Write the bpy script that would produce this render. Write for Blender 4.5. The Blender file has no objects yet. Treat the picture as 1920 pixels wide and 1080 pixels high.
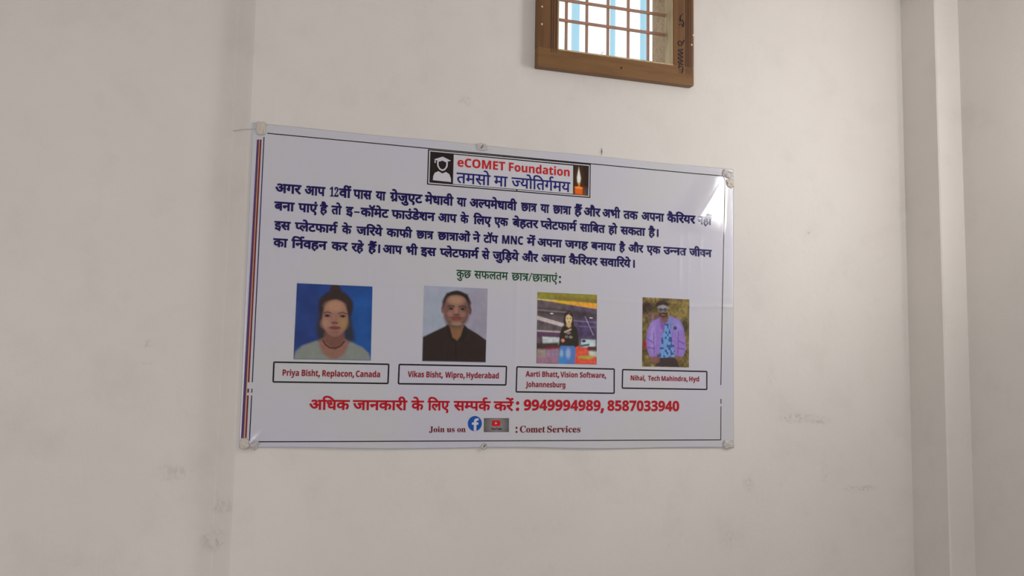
import bpy, bmesh, math, random
import numpy as np
from mathutils import Vector, Matrix
from mathutils.geometry import tessellate_polygon, delaunay_2d_cdt

scene = bpy.context.scene
col = scene.collection
PI = math.pi
random.seed(7)

# ------------------------------------------------------------------ camera
cam_data = bpy.data.cameras.new('camera')
cam = bpy.data.objects.new('camera', cam_data)
col.objects.link(cam)
cam_data.sensor_width = 36.0
cam_data.lens = 1700.0 / 1920.0 * 36.0
cam_data.clip_start = 0.02
RIGHT = Vector((0.95242, -0.304293, 0.017403))
UP = Vector((-0.046079, -0.087313, 0.995115))
FWD = Vector((0.301286, 0.948569, 0.09718))
M = Matrix((RIGHT, UP, -FWD)).transposed().to_4x4()
M.translation = Vector((0, 0, 1.55))
cam.matrix_world = M
scene.camera = cam

# ------------------------------------------------------------------ world, lights, exposure
scene.view_settings.view_transform = 'Standard'
scene.view_settings.look = 'None'
scene.view_settings.gamma = 1.0
scene.view_settings.use_curve_mapping = False
scene.view_settings.exposure = 0.0

world = bpy.data.worlds.new('daylight')
scene.world = world
world.use_nodes = True
bg = world.node_tree.nodes['Background']
bg.inputs['Color'].default_value = (0.86, 0.97, 1.0, 1)
bg.inputs['Strength'].default_value = 1.6

def area_light(name, loc, target, sx, sy, power, color):
    d = bpy.data.lights.new(name, 'AREA')
    d.shape = 'RECTANGLE'; d.size = sx; d.size_y = sy; d.energy = power; d.color = color
    o = bpy.data.objects.new(name, d); col.objects.link(o)
    o.location = loc
    o.rotation_euler = (Vector(target) - Vector(loc)).to_track_quat('-Z', 'Y').to_euler()
    return o

# daylight through the window of the right-hand wall plus an added fill light in an invented back doorway
area_light('daylight_window', (2.41, 1.575, 2.25), (0.0, 1.575, 2.20), 0.53, 0.72, 10.5, (1.0, 0.965, 0.935))
area_light('added_fill_light', (-1.85, -3.10, 1.2), (-1.5, 0.0, 1.35), 1.7, 2.1, 81.0, (1.0, 0.96, 0.94))
# added unseen lamps, stacked upright to brighten the column and lengthen the banner's glare
for i, z in enumerate((2.27, 2.40, 2.53)):
    d = bpy.data.lights.new('added_point_lamp', 'POINT'); d.energy = 2.5; d.shadow_soft_size = 0.045; d.color = (1.0, 0.975, 0.95)
    o = bpy.data.objects.new('added_point_lamp', d); col.objects.link(o); o.location = (2.24, 1.65, z)

# ------------------------------------------------------------------ helpers
def tag(o, label=None, cat=None, group=None, kind=None):
    if label: o['label'] = label
    if cat: o['category'] = cat
    if group: o['group'] = group
    if kind: o['kind'] = kind
    return o

def lin(c):
    return tuple((x / 12.92 if x <= 0.04045 else ((x + 0.055) / 1.055) ** 2.4) for x in (v / 255.0 for v in c))

def new_mat(name, color=(0.8, 0.8, 0.8), rough=0.6, spec=0.5, metallic=0.0):
    m = bpy.data.materials.new(name); m.use_nodes = True
    b = m.node_tree.nodes['Principled BSDF']
    b.inputs['Base Color'].default_value = (*color, 1)
    b.inputs['Roughness'].default_value = rough
    b.inputs['Specular IOR Level'].default_value = spec
    b.inputs['Metallic'].default_value = metallic
    return m

def nodes(m):
    nt = m.node_tree
    return nt, nt.nodes['Principled BSDF']

def noise(nt, scale, detail=4.0, rough=0.55, vec=None):
    n = nt.nodes.new('ShaderNodeTexNoise')
    n.inputs['Scale'].default_value = scale
    n.inputs['Detail'].default_value = detail
    n.inputs['Roughness'].default_value = rough
    if vec is None:
        tc = nt.nodes.new('ShaderNodeTexCoord'); vec = tc.outputs['Object']
    nt.links.new(vec, n.inputs['Vector'])
    return n

def ramp(nt, src, stops):
    r = nt.nodes.new('ShaderNodeValToRGB')
    el = r.color_ramp.elements
    while len(el) < len(stops): el.new(0.5)
    for e, (p, c) in zip(el, stops):
        e.position = p; e.color = (*c, 1) if len(c) == 3 else c
    nt.links.new(src, r.inputs['Fac'])
    return r

def bump(nt, bsdf, src, strength, dist, prev=None):
    b = nt.nodes.new('ShaderNodeBump')
    b.inputs['Strength'].default_value = strength
    b.inputs['Distance'].default_value = dist
    nt.links.new(src, b.inputs['Height'])
    if prev is not None: nt.links.new(prev.outputs['Normal'], b.inputs['Normal'])
    nt.links.new(b.outputs['Normal'], bsdf.inputs['Normal'])
    return b

def mesh_obj(name, verts, faces, mat=None, parent=None, smooth=False):
    me = bpy.data.meshes.new(name)
    me.from_pydata([tuple(map(float, v)) for v in verts], [], [tuple(f) for f in faces])
    me.update()
    if smooth:
        me.polygons.foreach_set('use_smooth', [True] * len(me.polygons))
    o = bpy.data.objects.new(name, me); col.objects.link(o)
    if mat is not None: me.materials.append(mat)
    if parent is not None: o.parent = parent
    return o

def bm_obj(name, bm, mat=None, parent=None, smooth=False):
    me = bpy.data.meshes.new(name)
    bmesh.ops.recalc_face_normals(bm, faces=bm.faces)
    bm.to_mesh(me); bm.free()
    if smooth: me.polygons.foreach_set('use_smooth', [True] * len(me.polygons))
    o = bpy.data.objects.new(name, me); col.objects.link(o)
    if mat is not None: me.materials.append(mat)
    if parent is not None: o.parent = parent
    return o

def empty(name, loc):
    o = bpy.data.objects.new(name, None); col.objects.link(o); o.location = loc
    return o

def box(bm, x0, x1, y0, y1, z0, z1, bev=0.0):
    v = [bm.verts.new(p) for p in ((x0, y0, z0), (x1, y0, z0), (x1, y1, z0), (x0, y1, z0),
                                   (x0, y0, z1), (x1, y0, z1), (x1, y1, z1), (x0, y1, z1))]
    fs = [bm.faces.new([v[i] for i in q]) for q in ((3, 2, 1, 0), (4, 5, 6, 7), (0, 1, 5, 4), (1, 2, 6, 5), (2, 3, 7, 6), (3, 0, 4, 7))]
    if bev > 0:
        es = set(e for f in fs for e in f.edges)
        bmesh.ops.bevel(bm, geom=list(es), offset=bev, segments=2, affect='EDGES', profile=0.6)

def prism(bm, poly, z0, z1):
    """poly: list of (x, y); extruded along Z"""
    a = [bm.verts.new((x, y, z0)) for x, y in poly]
    b = [bm.verts.new((x, y, z1)) for x, y in poly]
    n = len(poly)
    bm.faces.new(a[::-1]); bm.faces.new(b)
    for i in range(n):
        bm.faces.new((a[i], a[(i + 1) % n], b[(i + 1) % n], b[i]))

def tube(bm, pts, r, seg=8, closed_ends=True):
    pts = [Vector(p) for p in pts]; rings = []
    for i, p in enumerate(pts):
        t = (pts[min(i + 1, len(pts) - 1)] - pts[max(i - 1, 0)]).normalized()
        a = Vector((0, 0, 1)) if abs(t.z) < 0.9 else Vector((1, 0, 0))
        u = t.cross(a).normalized(); w = t.cross(u)
        rr = r[i] if isinstance(r, (list, tuple)) else r
        rings.append([bm.verts.new(p + (u * math.cos(k * 2 * PI / seg) + w * math.sin(k * 2 * PI / seg)) * rr) for k in range(seg)])
    for a, b in zip(rings, rings[1:]):
        for k in range(seg):
            bm.faces.new((a[k], a[(k + 1) % seg], b[(k + 1) % seg], b[k]))
    if closed_ends:
        bm.faces.new(rings[0][::-1]); bm.faces.new(rings[-1])

# ------------------------------------------------------------------ materials
WALL_Y = 2.576          # face of the wall the banner hangs on
COL_D = 0.162           # how far the corner column stands proud of it
XR = 2.362              # right-hand wall
XL, YB, ZC = -3.0, -3.0, 3.08

def plaster(name, tint=(0.735, 0.70, 0.67)):
    m = new_mat(name, tint, 0.72, 0.25)
    nt, b = nodes(m)
    big = noise(nt, 1.3, 5, 0.6)
    mid = noise(nt, 7.0, 6, 0.62)
    fine = noise(nt, 55.0, 4, 0.6)
    r1 = ramp(nt, big.outputs['Fac'], [(0.3, tuple(c * 0.93 for c in tint)), (0.62, tint), (0.8, tuple(min(1, c * 1.04) for c in tint))])
    r2 = ramp(nt, mid.outputs['Fac'], [(0.28, (0.94, 0.935, 0.93)), (0.48, (1, 1, 1)), (1, (1, 1, 1))])
    mx = nt.nodes.new('ShaderNodeMix'); mx.data_type = 'RGBA'; mx.blend_type = 'MULTIPLY'
    mx.inputs[0].default_value = 0.8
    nt.links.new(r1.outputs['Color'], mx.inputs[6]); nt.links.new(r2.outputs['Color'], mx.inputs[7])
    nt.links.new(mx.outputs[2], b.inputs['Base Color'])
    b1 = bump(nt, b, mid.outputs['Fac'], 0.22, 0.012)
    bump(nt, b, fine.outputs['Fac'], 0.18, 0.002, b1)
    return m

M_WALL = plaster('whitewashed_plaster')

# rough re-plastered patches of the banner wall, in wall coordinates: (x, z, rx, rz, strength)
SCUFFS = [(1.81, 1.43, 0.085, 0.016, 0.9), (1.885, 1.425, 0.05, 0.014, 0.8), (2.05, 1.20, 0.07, 0.012, 0.9),
          (1.625, 1.225, 0.02, 0.028, 0.9), (1.91, 1.26, 0.012, 0.07, 0.6), (1.71, 1.58, 0.012, 0.04, 0.6),
          (0.02, 1.19, 0.03, 0.02, 0.8), (0.0, 1.10, 0.03, 0.035, 0.9), (-0.11, 1.28, 0.05, 0.02, 0.7),
          (1.55, 1.05, 0.04, 0.03, 0.5), (0.66, 2.37, 0.02, 0.015, 0.7), (1.0, 2.42, 0.02, 0.03, 0.3),
          (1.86, 2.05, 0.01, 0.006, 0.9), (-0.19, 1.62, 0.01, 0.012, 0.8), (-0.19, 1.57, 0.012, 0.008, 0.8)]
def scuffed_plaster():
    m = plaster('scuffed_plaster')
    nt, b = nodes(m)
    tc = nt.nodes.new('ShaderNodeTexCoord')
    total = None
    for (x, z, rx, rz, s) in SCUFFS:
        mp = nt.nodes.new('ShaderNodeMapping'); mp.vector_type = 'POINT'
        mp.inputs['Scale'].default_value = (1 / rx, 0, 1 / rz)
        mp.inputs['Location'].default_value = (-x / rx, 0, -z / rz)
        nt.links.new(tc.outputs['Object'], mp.inputs['Vector'])
        ln = nt.nodes.new('ShaderNodeVectorMath'); ln.operation = 'LENGTH'
        nt.links.new(mp.outputs['Vector'], ln.inputs[0])
        mr = nt.nodes.new('ShaderNodeMapRange')
        mr.inputs['From Min'].default_value = 0.35; mr.inputs['From Max'].default_value = 1.3
        mr.inputs['To Min'].default_value = s; mr.inputs['To Max'].default_value = 0.0
        nt.links.new(ln.outputs['Value'], mr.inputs['Value'])
        if total is None: total = mr.outputs['Result']
        else:
            ad = nt.nodes.new('ShaderNodeMath'); ad.operation = 'MAXIMUM'
            nt.links.new(total, ad.inputs[0]); nt.links.new(mr.outputs['Result'], ad.inputs[1]); total = ad.outputs[0]
    n = noise(nt, 85.0, 5, 0.75)
    th = nt.nodes.new('ShaderNodeMapRange')
    th.inputs['From Min'].default_value = 0.5; th.inputs['From Max'].default_value = 0.64
    nt.links.new(n.outputs['Fac'], th.inputs['Value'])
    mu = nt.nodes.new('ShaderNodeMath'); mu.operation = 'MULTIPLY'
    nt.links.new(total, mu.inputs[0]); nt.links.new(th.outputs['Result'], mu.inputs[1])
    old_n = b.inputs['Normal'].links[0].from_node
    bump(nt, b, mu.outputs[0], 0.5, 0.0035, old_n)
    src = b.inputs['Base Color'].links[0].from_socket
    mx = nt.nodes.new('ShaderNodeMix'); mx.data_type = 'RGBA'; mx.blend_type = 'MULTIPLY'
    sc = nt.nodes.new('ShaderNodeMath'); sc.operation = 'MULTIPLY'; sc.inputs[1].default_value = 0.42
    nt.links.new(mu.outputs[0], sc.inputs[0]); nt.links.new(sc.outputs[0], mx.inputs[0])
    nt.links.new(src, mx.inputs[6]); mx.inputs[7].default_value = (0.62, 0.58, 0.54, 1)
    nt.links.new(mx.outputs[2], b.inputs['Base Color'])
    return m
M_WALLF = scuffed_plaster()

def wood(name, base, dark, scale=(3.0, 3.0, 26.0), rough=0.5):
    m = new_mat(name, base, rough, 0.35)
    nt, b = nodes(m)
    tc = nt.nodes.new('ShaderNodeTexCoord')
    mp = nt.nodes.new('ShaderNodeMapping'); mp.inputs['Scale'].default_value = scale
    nt.links.new(tc.outputs['Object'], mp.inputs['Vector'])
    n = noise(nt, 2.2, 6, 0.6, mp.outputs['Vector'])
    r = ramp(nt, n.outputs['Fac'], [(0.32, dark), (0.5, base), (0.72, tuple(min(1, c * 1.15) for c in base))])
    nt.links.new(r.outputs['Color'], b.inputs['Base Color'])
    bump(nt, b, n.outputs['Fac'], 0.15, 0.002)
    return m
M_WOODH = wood('brown_painted_wood_horizontal', lin((122, 88, 54)), lin((110, 77, 46)), (2.5, 20, 26))
M_WOODV = wood('brown_painted_wood_upright', lin((114, 80, 50)), lin((100, 69, 43)), (30, 20, 2.5))
M_REBATE = wood('pale_lit_wood', lin((190, 170, 135)), lin((160, 138, 105)), (30, 20, 2.5), 0.7)  # pale tone puts the lit look of the opening's edges into the colour
M_GROOVE = new_mat('dark_groove', lin((74, 48, 33)), 0.7)
M_BAR = new_mat('brown_enamelled_steel', lin((168, 128, 110)), 0.45, 0.5)
M_INK = new_mat('dark_pen_ink', lin((34, 22, 34)), 0.5)
M_NAIL = new_mat('pale_filler_dab', lin((214, 196, 170)), 0.6)
M_NAILD = new_mat('dark_iron', lin((52, 46, 44)), 0.5, 0.5, 0.6)
M_REVEAL = plaster('bare_rendered_reveal', lin((172, 146, 116)))
def _reveal():
    nt, b = nodes(M_REVEAL)
    n = noise(nt, 90.0, 4, 0.7)
    src = b.inputs['Base Color'].links[0].from_socket
    r = ramp(nt, n.outputs['Fac'], [(0.36, (0.62, 0.52, 0.45)), (0.52, (1, 1, 1))])
    mx = nt.nodes.new('ShaderNodeMix'); mx.data_type = 'RGBA'; mx.blend_type = 'MULTIPLY'; mx.inputs[0].default_value = 0.8
    nt.links.new(src, mx.inputs[6]); nt.links.new(r.outputs['Color'], mx.inputs[7]); nt.links.new(mx.outputs[2], b.inputs['Base Color'])
    bump(nt, b, n.outputs['Fac'], 0.6, 0.004)
_reveal()
M_FLOOR = new_mat('grey_cement_floor', (0.26, 0.245, 0.23), 0.6)
M_GROUND = new_mat('pale_dusty_ground', (0.50, 0.46, 0.40), 0.9)
M_BLUE = new_mat('pale_blue_paint', lin((158, 192, 208)), 0.45)

GLOSS = 0.17
M_VINYL = new_mat('white_vinyl', (0.56, 0.56, 0.62), GLOSS, 0.62)
def _vinyl():
    nt, b = nodes(M_VINYL)
    n = noise(nt, 3.0, 3, 0.5)
    r = ramp(nt, n.outputs['Fac'], [(0.38, (0.578, 0.58, 0.615)), (0.6, (0.57, 0.565, 0.66))])
    nt.links.new(r.outputs['Color'], b.inputs['Base Color'])
    f = noise(nt, 34.0, 3, 0.5)
    bump(nt, b, f.outputs['Fac'], 0.10, 0.003)
_vinyl()
def ink(name, rgb):
    m = new_mat(name, lin(rgb), GLOSS, 0.58)
    nt, b = nodes(m)
    f = noise(nt, 34.0, 3, 0.5)
    bump(nt, b, f.outputs['Fac'], 0.10, 0.003)
    return m
I_NAVY = ink('navy_print', (20, 8, 84))
I_BLUE = ink('blue_print', (24, 30, 116))
I_RED = ink('red_print', (184, 8, 32))
I_SCARLET = ink('scarlet_print', (196, 30, 34))
I_MAROON = ink('maroon_print', (112, 14, 30))
I_BROWNRED = ink('dull_red_print', (146, 18, 36))
I_GREEN = ink('dark_green_print', (12, 76, 44))
I_BLACK = ink('black_print', (16, 14, 20))
I_DARKPANEL = ink('near_black_panel_print', (34, 20, 24))
I_WHITE = ink('white_print', (206, 205, 214))
I_PURPLE = ink('purple_print', (84, 52, 110))
I_CRIMSONDK = ink('dark_crimson_print', (120, 30, 26))
I_AMBER = ink('amber_print', (208, 150, 70))
I_FB = ink('mid_blue_print', (22, 82, 172))
I_YT = ink('bright_red_print', (206, 22, 40))
def ink_attr():
    m = ink('photo_print', (128, 128, 128))
    nt, b = nodes(m)
    a = nt.nodes.new('ShaderNodeAttribute'); a.attribute_name = 'print'
    nt.links.new(a.outputs['Color'], b.inputs['Base Color'])
    return m
I_PHOTO = ink_attr()

def tape_mat():
    m = new_mat('crumpled_clear_tape', (0.66, 0.63, 0.62), 0.22, 0.6)
    nt, b = nodes(m)
    b.inputs['Alpha'].default_value = 0.72
    f = noise(nt, 120.0, 3, 0.6)
    bump(nt, b, f.outputs['Fac'], 0.5, 0.004)
    return m
M_TAPE = tape_mat()
M_TAPE2 = new_mat('cream_masking_tape', (0.60, 0.54, 0.48), 0.5, 0.3)

# ------------------------------------------------------------------ the room
# window opening in the banner wall
WX0, WX1, WZ0, WZ1 = 0.925, 1.366, 2.535, 2.872
WT = 0.115                                   # wall thickness
def structure(name, bm, mat, parent=None):
    o = bm_obj(name, bm, mat, parent)
    if parent is None: o['kind'] = 'structure'
    return o

bm = bmesh.new()
y0, y1 = WALL_Y, WALL_Y + WT
# left bay stands 3 cm further back, with a splayed edge between the two
splay = [(-3.12, y0 + 0.042), (-0.004, y0 + 0.042), (0.002, y0 + 0.0405), (0.039, y0 + 0.007), (0.046, y0 + 0.0035), (0.055, y0 + 0.0030), (0.11, y0), (0.30, y0), (0.30, y1), (-3.12, y1)]
prism(bm, splay, 0, ZC)
box(bm, 0.30, WX0, y0, y1, 0, ZC)
box(bm, WX1, XR + 0.12, y0, y1, 0, ZC)
box(bm, WX0, WX1, y0, y1, 0, WZ0)
box(bm, WX0, WX1, y0, y1, WZ1, ZC)
structure('wall_front', bm, M_WALLF)

bm = bmesh.new()                              # right wall, with the window that lights the room
RY0, RY1, RZ0, RZ1 = 1.30, 1.85, 1.88, 2.62
box(bm, XR, XR + 0.12, YB, RY0, 0, ZC); box(bm, XR, XR + 0.12, RY1, WALL_Y + WT, 0, ZC)
box(bm, XR, XR + 0.12, RY0, RY1, 0, RZ0); box(bm, XR, XR + 0.12, RY0, RY1, RZ1, ZC)
structure('wall_right', bm, M_WALL)
bm = bmesh.new(); box(bm, XL - 0.12, XL, YB, WALL_Y + 0.042, 0, ZC); structure('wall_left', bm, M_WALL)
bm = bmesh.new()
box(bm, XL - 0.12, -2.75, YB - 0.12, YB, 0, ZC); box(bm, -0.95, XR + 0.12, YB - 0.12, YB, 0, ZC); box(bm, -2.75, -0.95, YB - 0.12, YB, 2.3, ZC)
structure('wall_back', bm, M_WALL)
bm = bmesh.new(); box(bm, XL - 0.12, XR + 0.12, YB - 0.12, WALL_Y + WT, -0.1, 0); structure('floor', bm, M_FLOOR)
bm = bmesh.new(); box(bm, XL - 0.12, XR + 0.12, YB - 0.12, WALL_Y + WT, ZC, ZC + 0.1); structure('ceiling', bm, M_WALL)
bm = bmesh.new()                              # corner column
prism(bm, [(2.263, WALL_Y), (2.263, WALL_Y - COL_D + 0.004), (2.267, WALL_Y - COL_D), (XR, WALL_Y - COL_D), (XR, WALL_Y)], 0, ZC)
structure('trim_1', bm, M_WALL)
bm = bmesh.new(); box(bm, 0.30, 2.263, WALL_Y - COL_D, WALL_Y, 2.924, ZC)   # beam over the window
structure('trim_2', bm, M_WALL)
bm = bmesh.new(); box(bm, -8, 10, WALL_Y + WT, 14, -0.12, -0.02); structure('ground', bm, M_GROUND)

# ------------------------------------------------------------------ the small window
win = empty('window_1', (1.145, WALL_Y, 2.496)); win['kind'] = 'structure'
def wbm(name, bm, mat, parent=win, smooth=False):
    bmesh.ops.translate(bm, verts=bm.verts, vec=(-1.145, -WALL_Y, -2.496))
    return bm_obj(name, bm, mat, parent, smooth)
FP = 0.030                                    # frame stands proud of the plaster
FX0, FX1, FZ0, FZ1 = 0.8775, 1.4145, 2.4958, 2.915
IX0, IX1, IZ0, IZ1 = 0.9440, 1.3400, 2.5590, 2.8560
yf = WALL_Y - FP
frame = empty('window_frame', (0, 0, 0)); frame.parent = win
bm = bmesh.new(); box(bm, FX0, FX1, yf, WALL_Y + 0.0, FZ0, IZ0, 0.004); box(bm, IX0, IX1, WALL_Y - 0.002, WALL_Y + 0.02, WZ0, IZ0)
br = wbm('bottom_rail', bm, M_WOODH, frame)
bm = bmesh.new(); box(bm, IX0 + 0.001, IX1 - 0.001, yf - 0.0008, WALL_Y - 0.004, IZ0 - 0.0045, IZ0 + 0.0004, 0.001); wbm('highlight_edge', bm, M_REBATE, br)  # pale strip painting the highlight along the rail's upper edge
bm = bmesh.new(); box(bm, FX0, FX1, yf, WALL_Y, IZ1, FZ1, 0.004); wbm('top_rail', bm, M_WOODH, frame)
def stile(x0, x1, inner_right):
    bm = bmesh.new()
    box(bm, x0, x1, yf + 0.0008, WALL_Y, IZ0 - 0.001, IZ1 + 0.001, 0.0025)
    return wbm('stile', bm, M_WOODV, frame)
ls = stile(FX0, IX0, True); rs = stile(IX1, FX1, False)
def groove(xs, st, z0, z1):
    for x in xs:
        bm = bmesh.new(); box(bm, x - 0.0011, x + 0.0011, yf - 0.0002, yf + 0.004, z0, z1); wbm('groove', bm, M_GROOVE, st)
groove((0.922, 0.929, 0.9375), ls, IZ0 - 0.014, IZ1)
groove((1.386, 1.3915, 1.397, 1.4035), rs, IZ0 - 0.028, IZ1)
groove((1.361, 1.3665, 1.372), rs, IZ0 - 0.028, IZ0 - 0.012)
bm = bmesh.new()                              # rebate lining the opening
box(bm, IX0, IX0 + 0.004, WALL_Y - FP + 0.004, WALL_Y + 0.022, IZ0, IZ1); box(bm, IX1 - 0.003, IX1, WALL_Y - FP + 0.003, WALL_Y + 0.022, IZ0, IZ1)
box(bm, IX0, IX1, WALL_Y - FP + 0.006, WALL_Y + 0.022, IZ0 - 0.001, IZ0 + 0.0025); box(bm, IX0, IX1, WALL_Y - FP + 0.004, WALL_Y + 0.022, IZ1 - 0.003, IZ1)
wbm('rebate', bm, M_REBATE, frame)
bm = bmesh.new()                              # masonry reveal behind the grille
box(bm, WX0 - 0.001, IX0 + 0.002, WALL_Y + 0.022, WALL_Y + WT, WZ0, WZ1); box(bm, IX1 - 0.003, WX1 + 0.001, WALL_Y + 0.022, WALL_Y + WT, WZ0, WZ1)
box(bm, WX0, WX1, WALL_Y + 0.022, WALL_Y + WT, WZ0 - 0.001, IZ0 - 0.006); box(bm, WX0, WX1, WALL_Y + 0.022, WALL_Y + WT, IZ1, WZ1 + 0.001)
wbm('reveal', bm, M_REVEAL)
gr = empty('grille', (0, 0, 0)); gr.parent = win
yg = WALL_Y + 0.030
for x in (0.993, 1.063, 1.1365, 1.208, 1.279):
    bm = bmesh.new(); box(bm, x - 0.0042, x + 0.0042, yg - 0.004, yg + 0.004, IZ0 - 0.008, IZ1 + 0.004, 0.0012); wbm('grille_bar', bm, M_BAR, gr)
for z in (2.675, 2.7415, 2.808):
    bm = bmesh.new(); box(bm, IX0 - 0.004, IX1 + 0.002, yg - 0.010, yg - 0.003, z - 0.0045, z + 0.0045, 0.0012); wbm('grille_bar', bm, M_BAR, gr)
for (x, z) in ((0.890, 2.686), (0.890, 2.630), (1.412, 2.665), (1.406, 2.632)):    # dabs of filler over the frame nails
    bm = bmesh.new(); bmesh.ops.create_icosphere(bm, subdivisions=2, radius=0.0034)
    bmesh.ops.scale(bm, vec=(1, 0.5, 1.1), verts=bm.verts); bmesh.ops.translate(bm, vec=(x, yf, z), verts=bm.verts)
    wbm('nail_dab', bm, M_NAIL, frame, True)
bm = bmesh.new(); bmesh.ops.create_icosphere(bm, subdivisions=2, radius=0.0028); bmesh.ops.translate(bm, vec=(1.1580, yf - 0.0008, 2.524), verts=bm.verts)
wbm('nail_head', bm, M_NAILD, frame, True)
bm = bmesh.new(); tube(bm, [(1.0965, WALL_Y - 0.012, 2.556), (1.0960, WALL_Y - 0.014, 2.566), (1.0985, WALL_Y - 0.016, 2.572), (1.1015, WALL_Y - 0.018, 2.570), (1.1020, WALL_Y - 0.020, 2.576)], .0011, 6)
wbm('wire_stub', bm, M_NAILD, frame)
# pen scribble running up the right stile
def scribble(name, pts, r=0.0015):
    bm = bmesh.new()
    P = []
    for i in range(len(pts) - 1):
        p0 = pts[max(i - 1, 0)]; p1 = pts[i]; p2 = pts[i + 1]; p3 = pts[min(i + 2, len(pts) - 1)]
        for k in range(4):
            t = k / 4
            P.append(tuple(0.5 * (2 * b + (c - a) * t + (2 * a - 5 * b + 4 * c - d) * t * t + (3 * b - a - 3 * c + d) * t ** 3) for a, b, c, d in zip(p0, p1, p2, p3)))
    P.append(pts[-1])
    tube(bm, [(1.361 + x, yf - 0.0002, 2.545 + z) for x, z in P], r, 6)
    return wbm(name, bm, M_INK, rs)
S1 = [(0.010, -0.012), (0.014, 0.004), (0.006, 0.010), (-0.002, 0.004), (0.004, 0.018), (0.014, 0.016)]
for k in range(4):
    z = 0.020 + k * 0.013
    S1 += [(0.004, z), (-0.003, z + 0.003), (0.002, z + 0.007), (0.011, z + 0.006), (0.012, z + 0.010)]
scribble('handwriting', S1)
scribble('handwriting', [(0.002, 0.078), (-0.004, 0.086), (0.004, 0.094), (0.012, 0.086), (0.006, 0.078), (0.016, 0.092), (0.018, 0.100)])
scribble('handwriting', [(0.000, 0.148), (0.008, 0.152), (0.014, 0.143), (0.017, 0.156), (0.010, 0.166), (0.004, 0.160), (0.006, 0.178), (0.015, 0.186)])

# three pale blue posts outside, seen through the grille
posts = [(1.612, 4.10, 'pale blue post outside the window, nearest the left stile', 0.021), (1.815, 4.10, 'slim pale blue post outside, seen through the middle of the grille', 0.014), (1.987, 4.10, 'pale blue post outside the window, nearest the right stile', 0.018)]
for (x, y, lab, r) in posts:
    bm = bmesh.new(); tube(bm, [(0, 0, 0), (0, 0, 4.4)], r, 20)
    o = bm_obj('post', bm, M_BLUE, None, True); o.location = (x, y, -0.02)
    tag(o, lab, 'post', 'blue posts outside the window')

# ------------------------------------------------------------------ the banner
BX, BZ = 0.815, 1.79
banner = empty('banner', (BX, WALL_Y, BZ))
tag(banner, 'wide white vinyl banner with Hindi lines, a logo and four portraits, taped to the wall', 'banner')
_rng = np.random.RandomState(11)
def smooth_noise(x, seed, n=40, L=2.0):
    t = np.random.RandomState(seed).uniform(-1, 1, n + 3)
    u = np.clip((np.asarray(x) + 1.0) / L, 0, 1) * n
    i = np.clip(np.floor(u).astype(int), 0, n); f = u - i; f = f * f * (3 - 2 * f)
    return t[i] * (1 - f) + t[i + 1] * f
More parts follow.
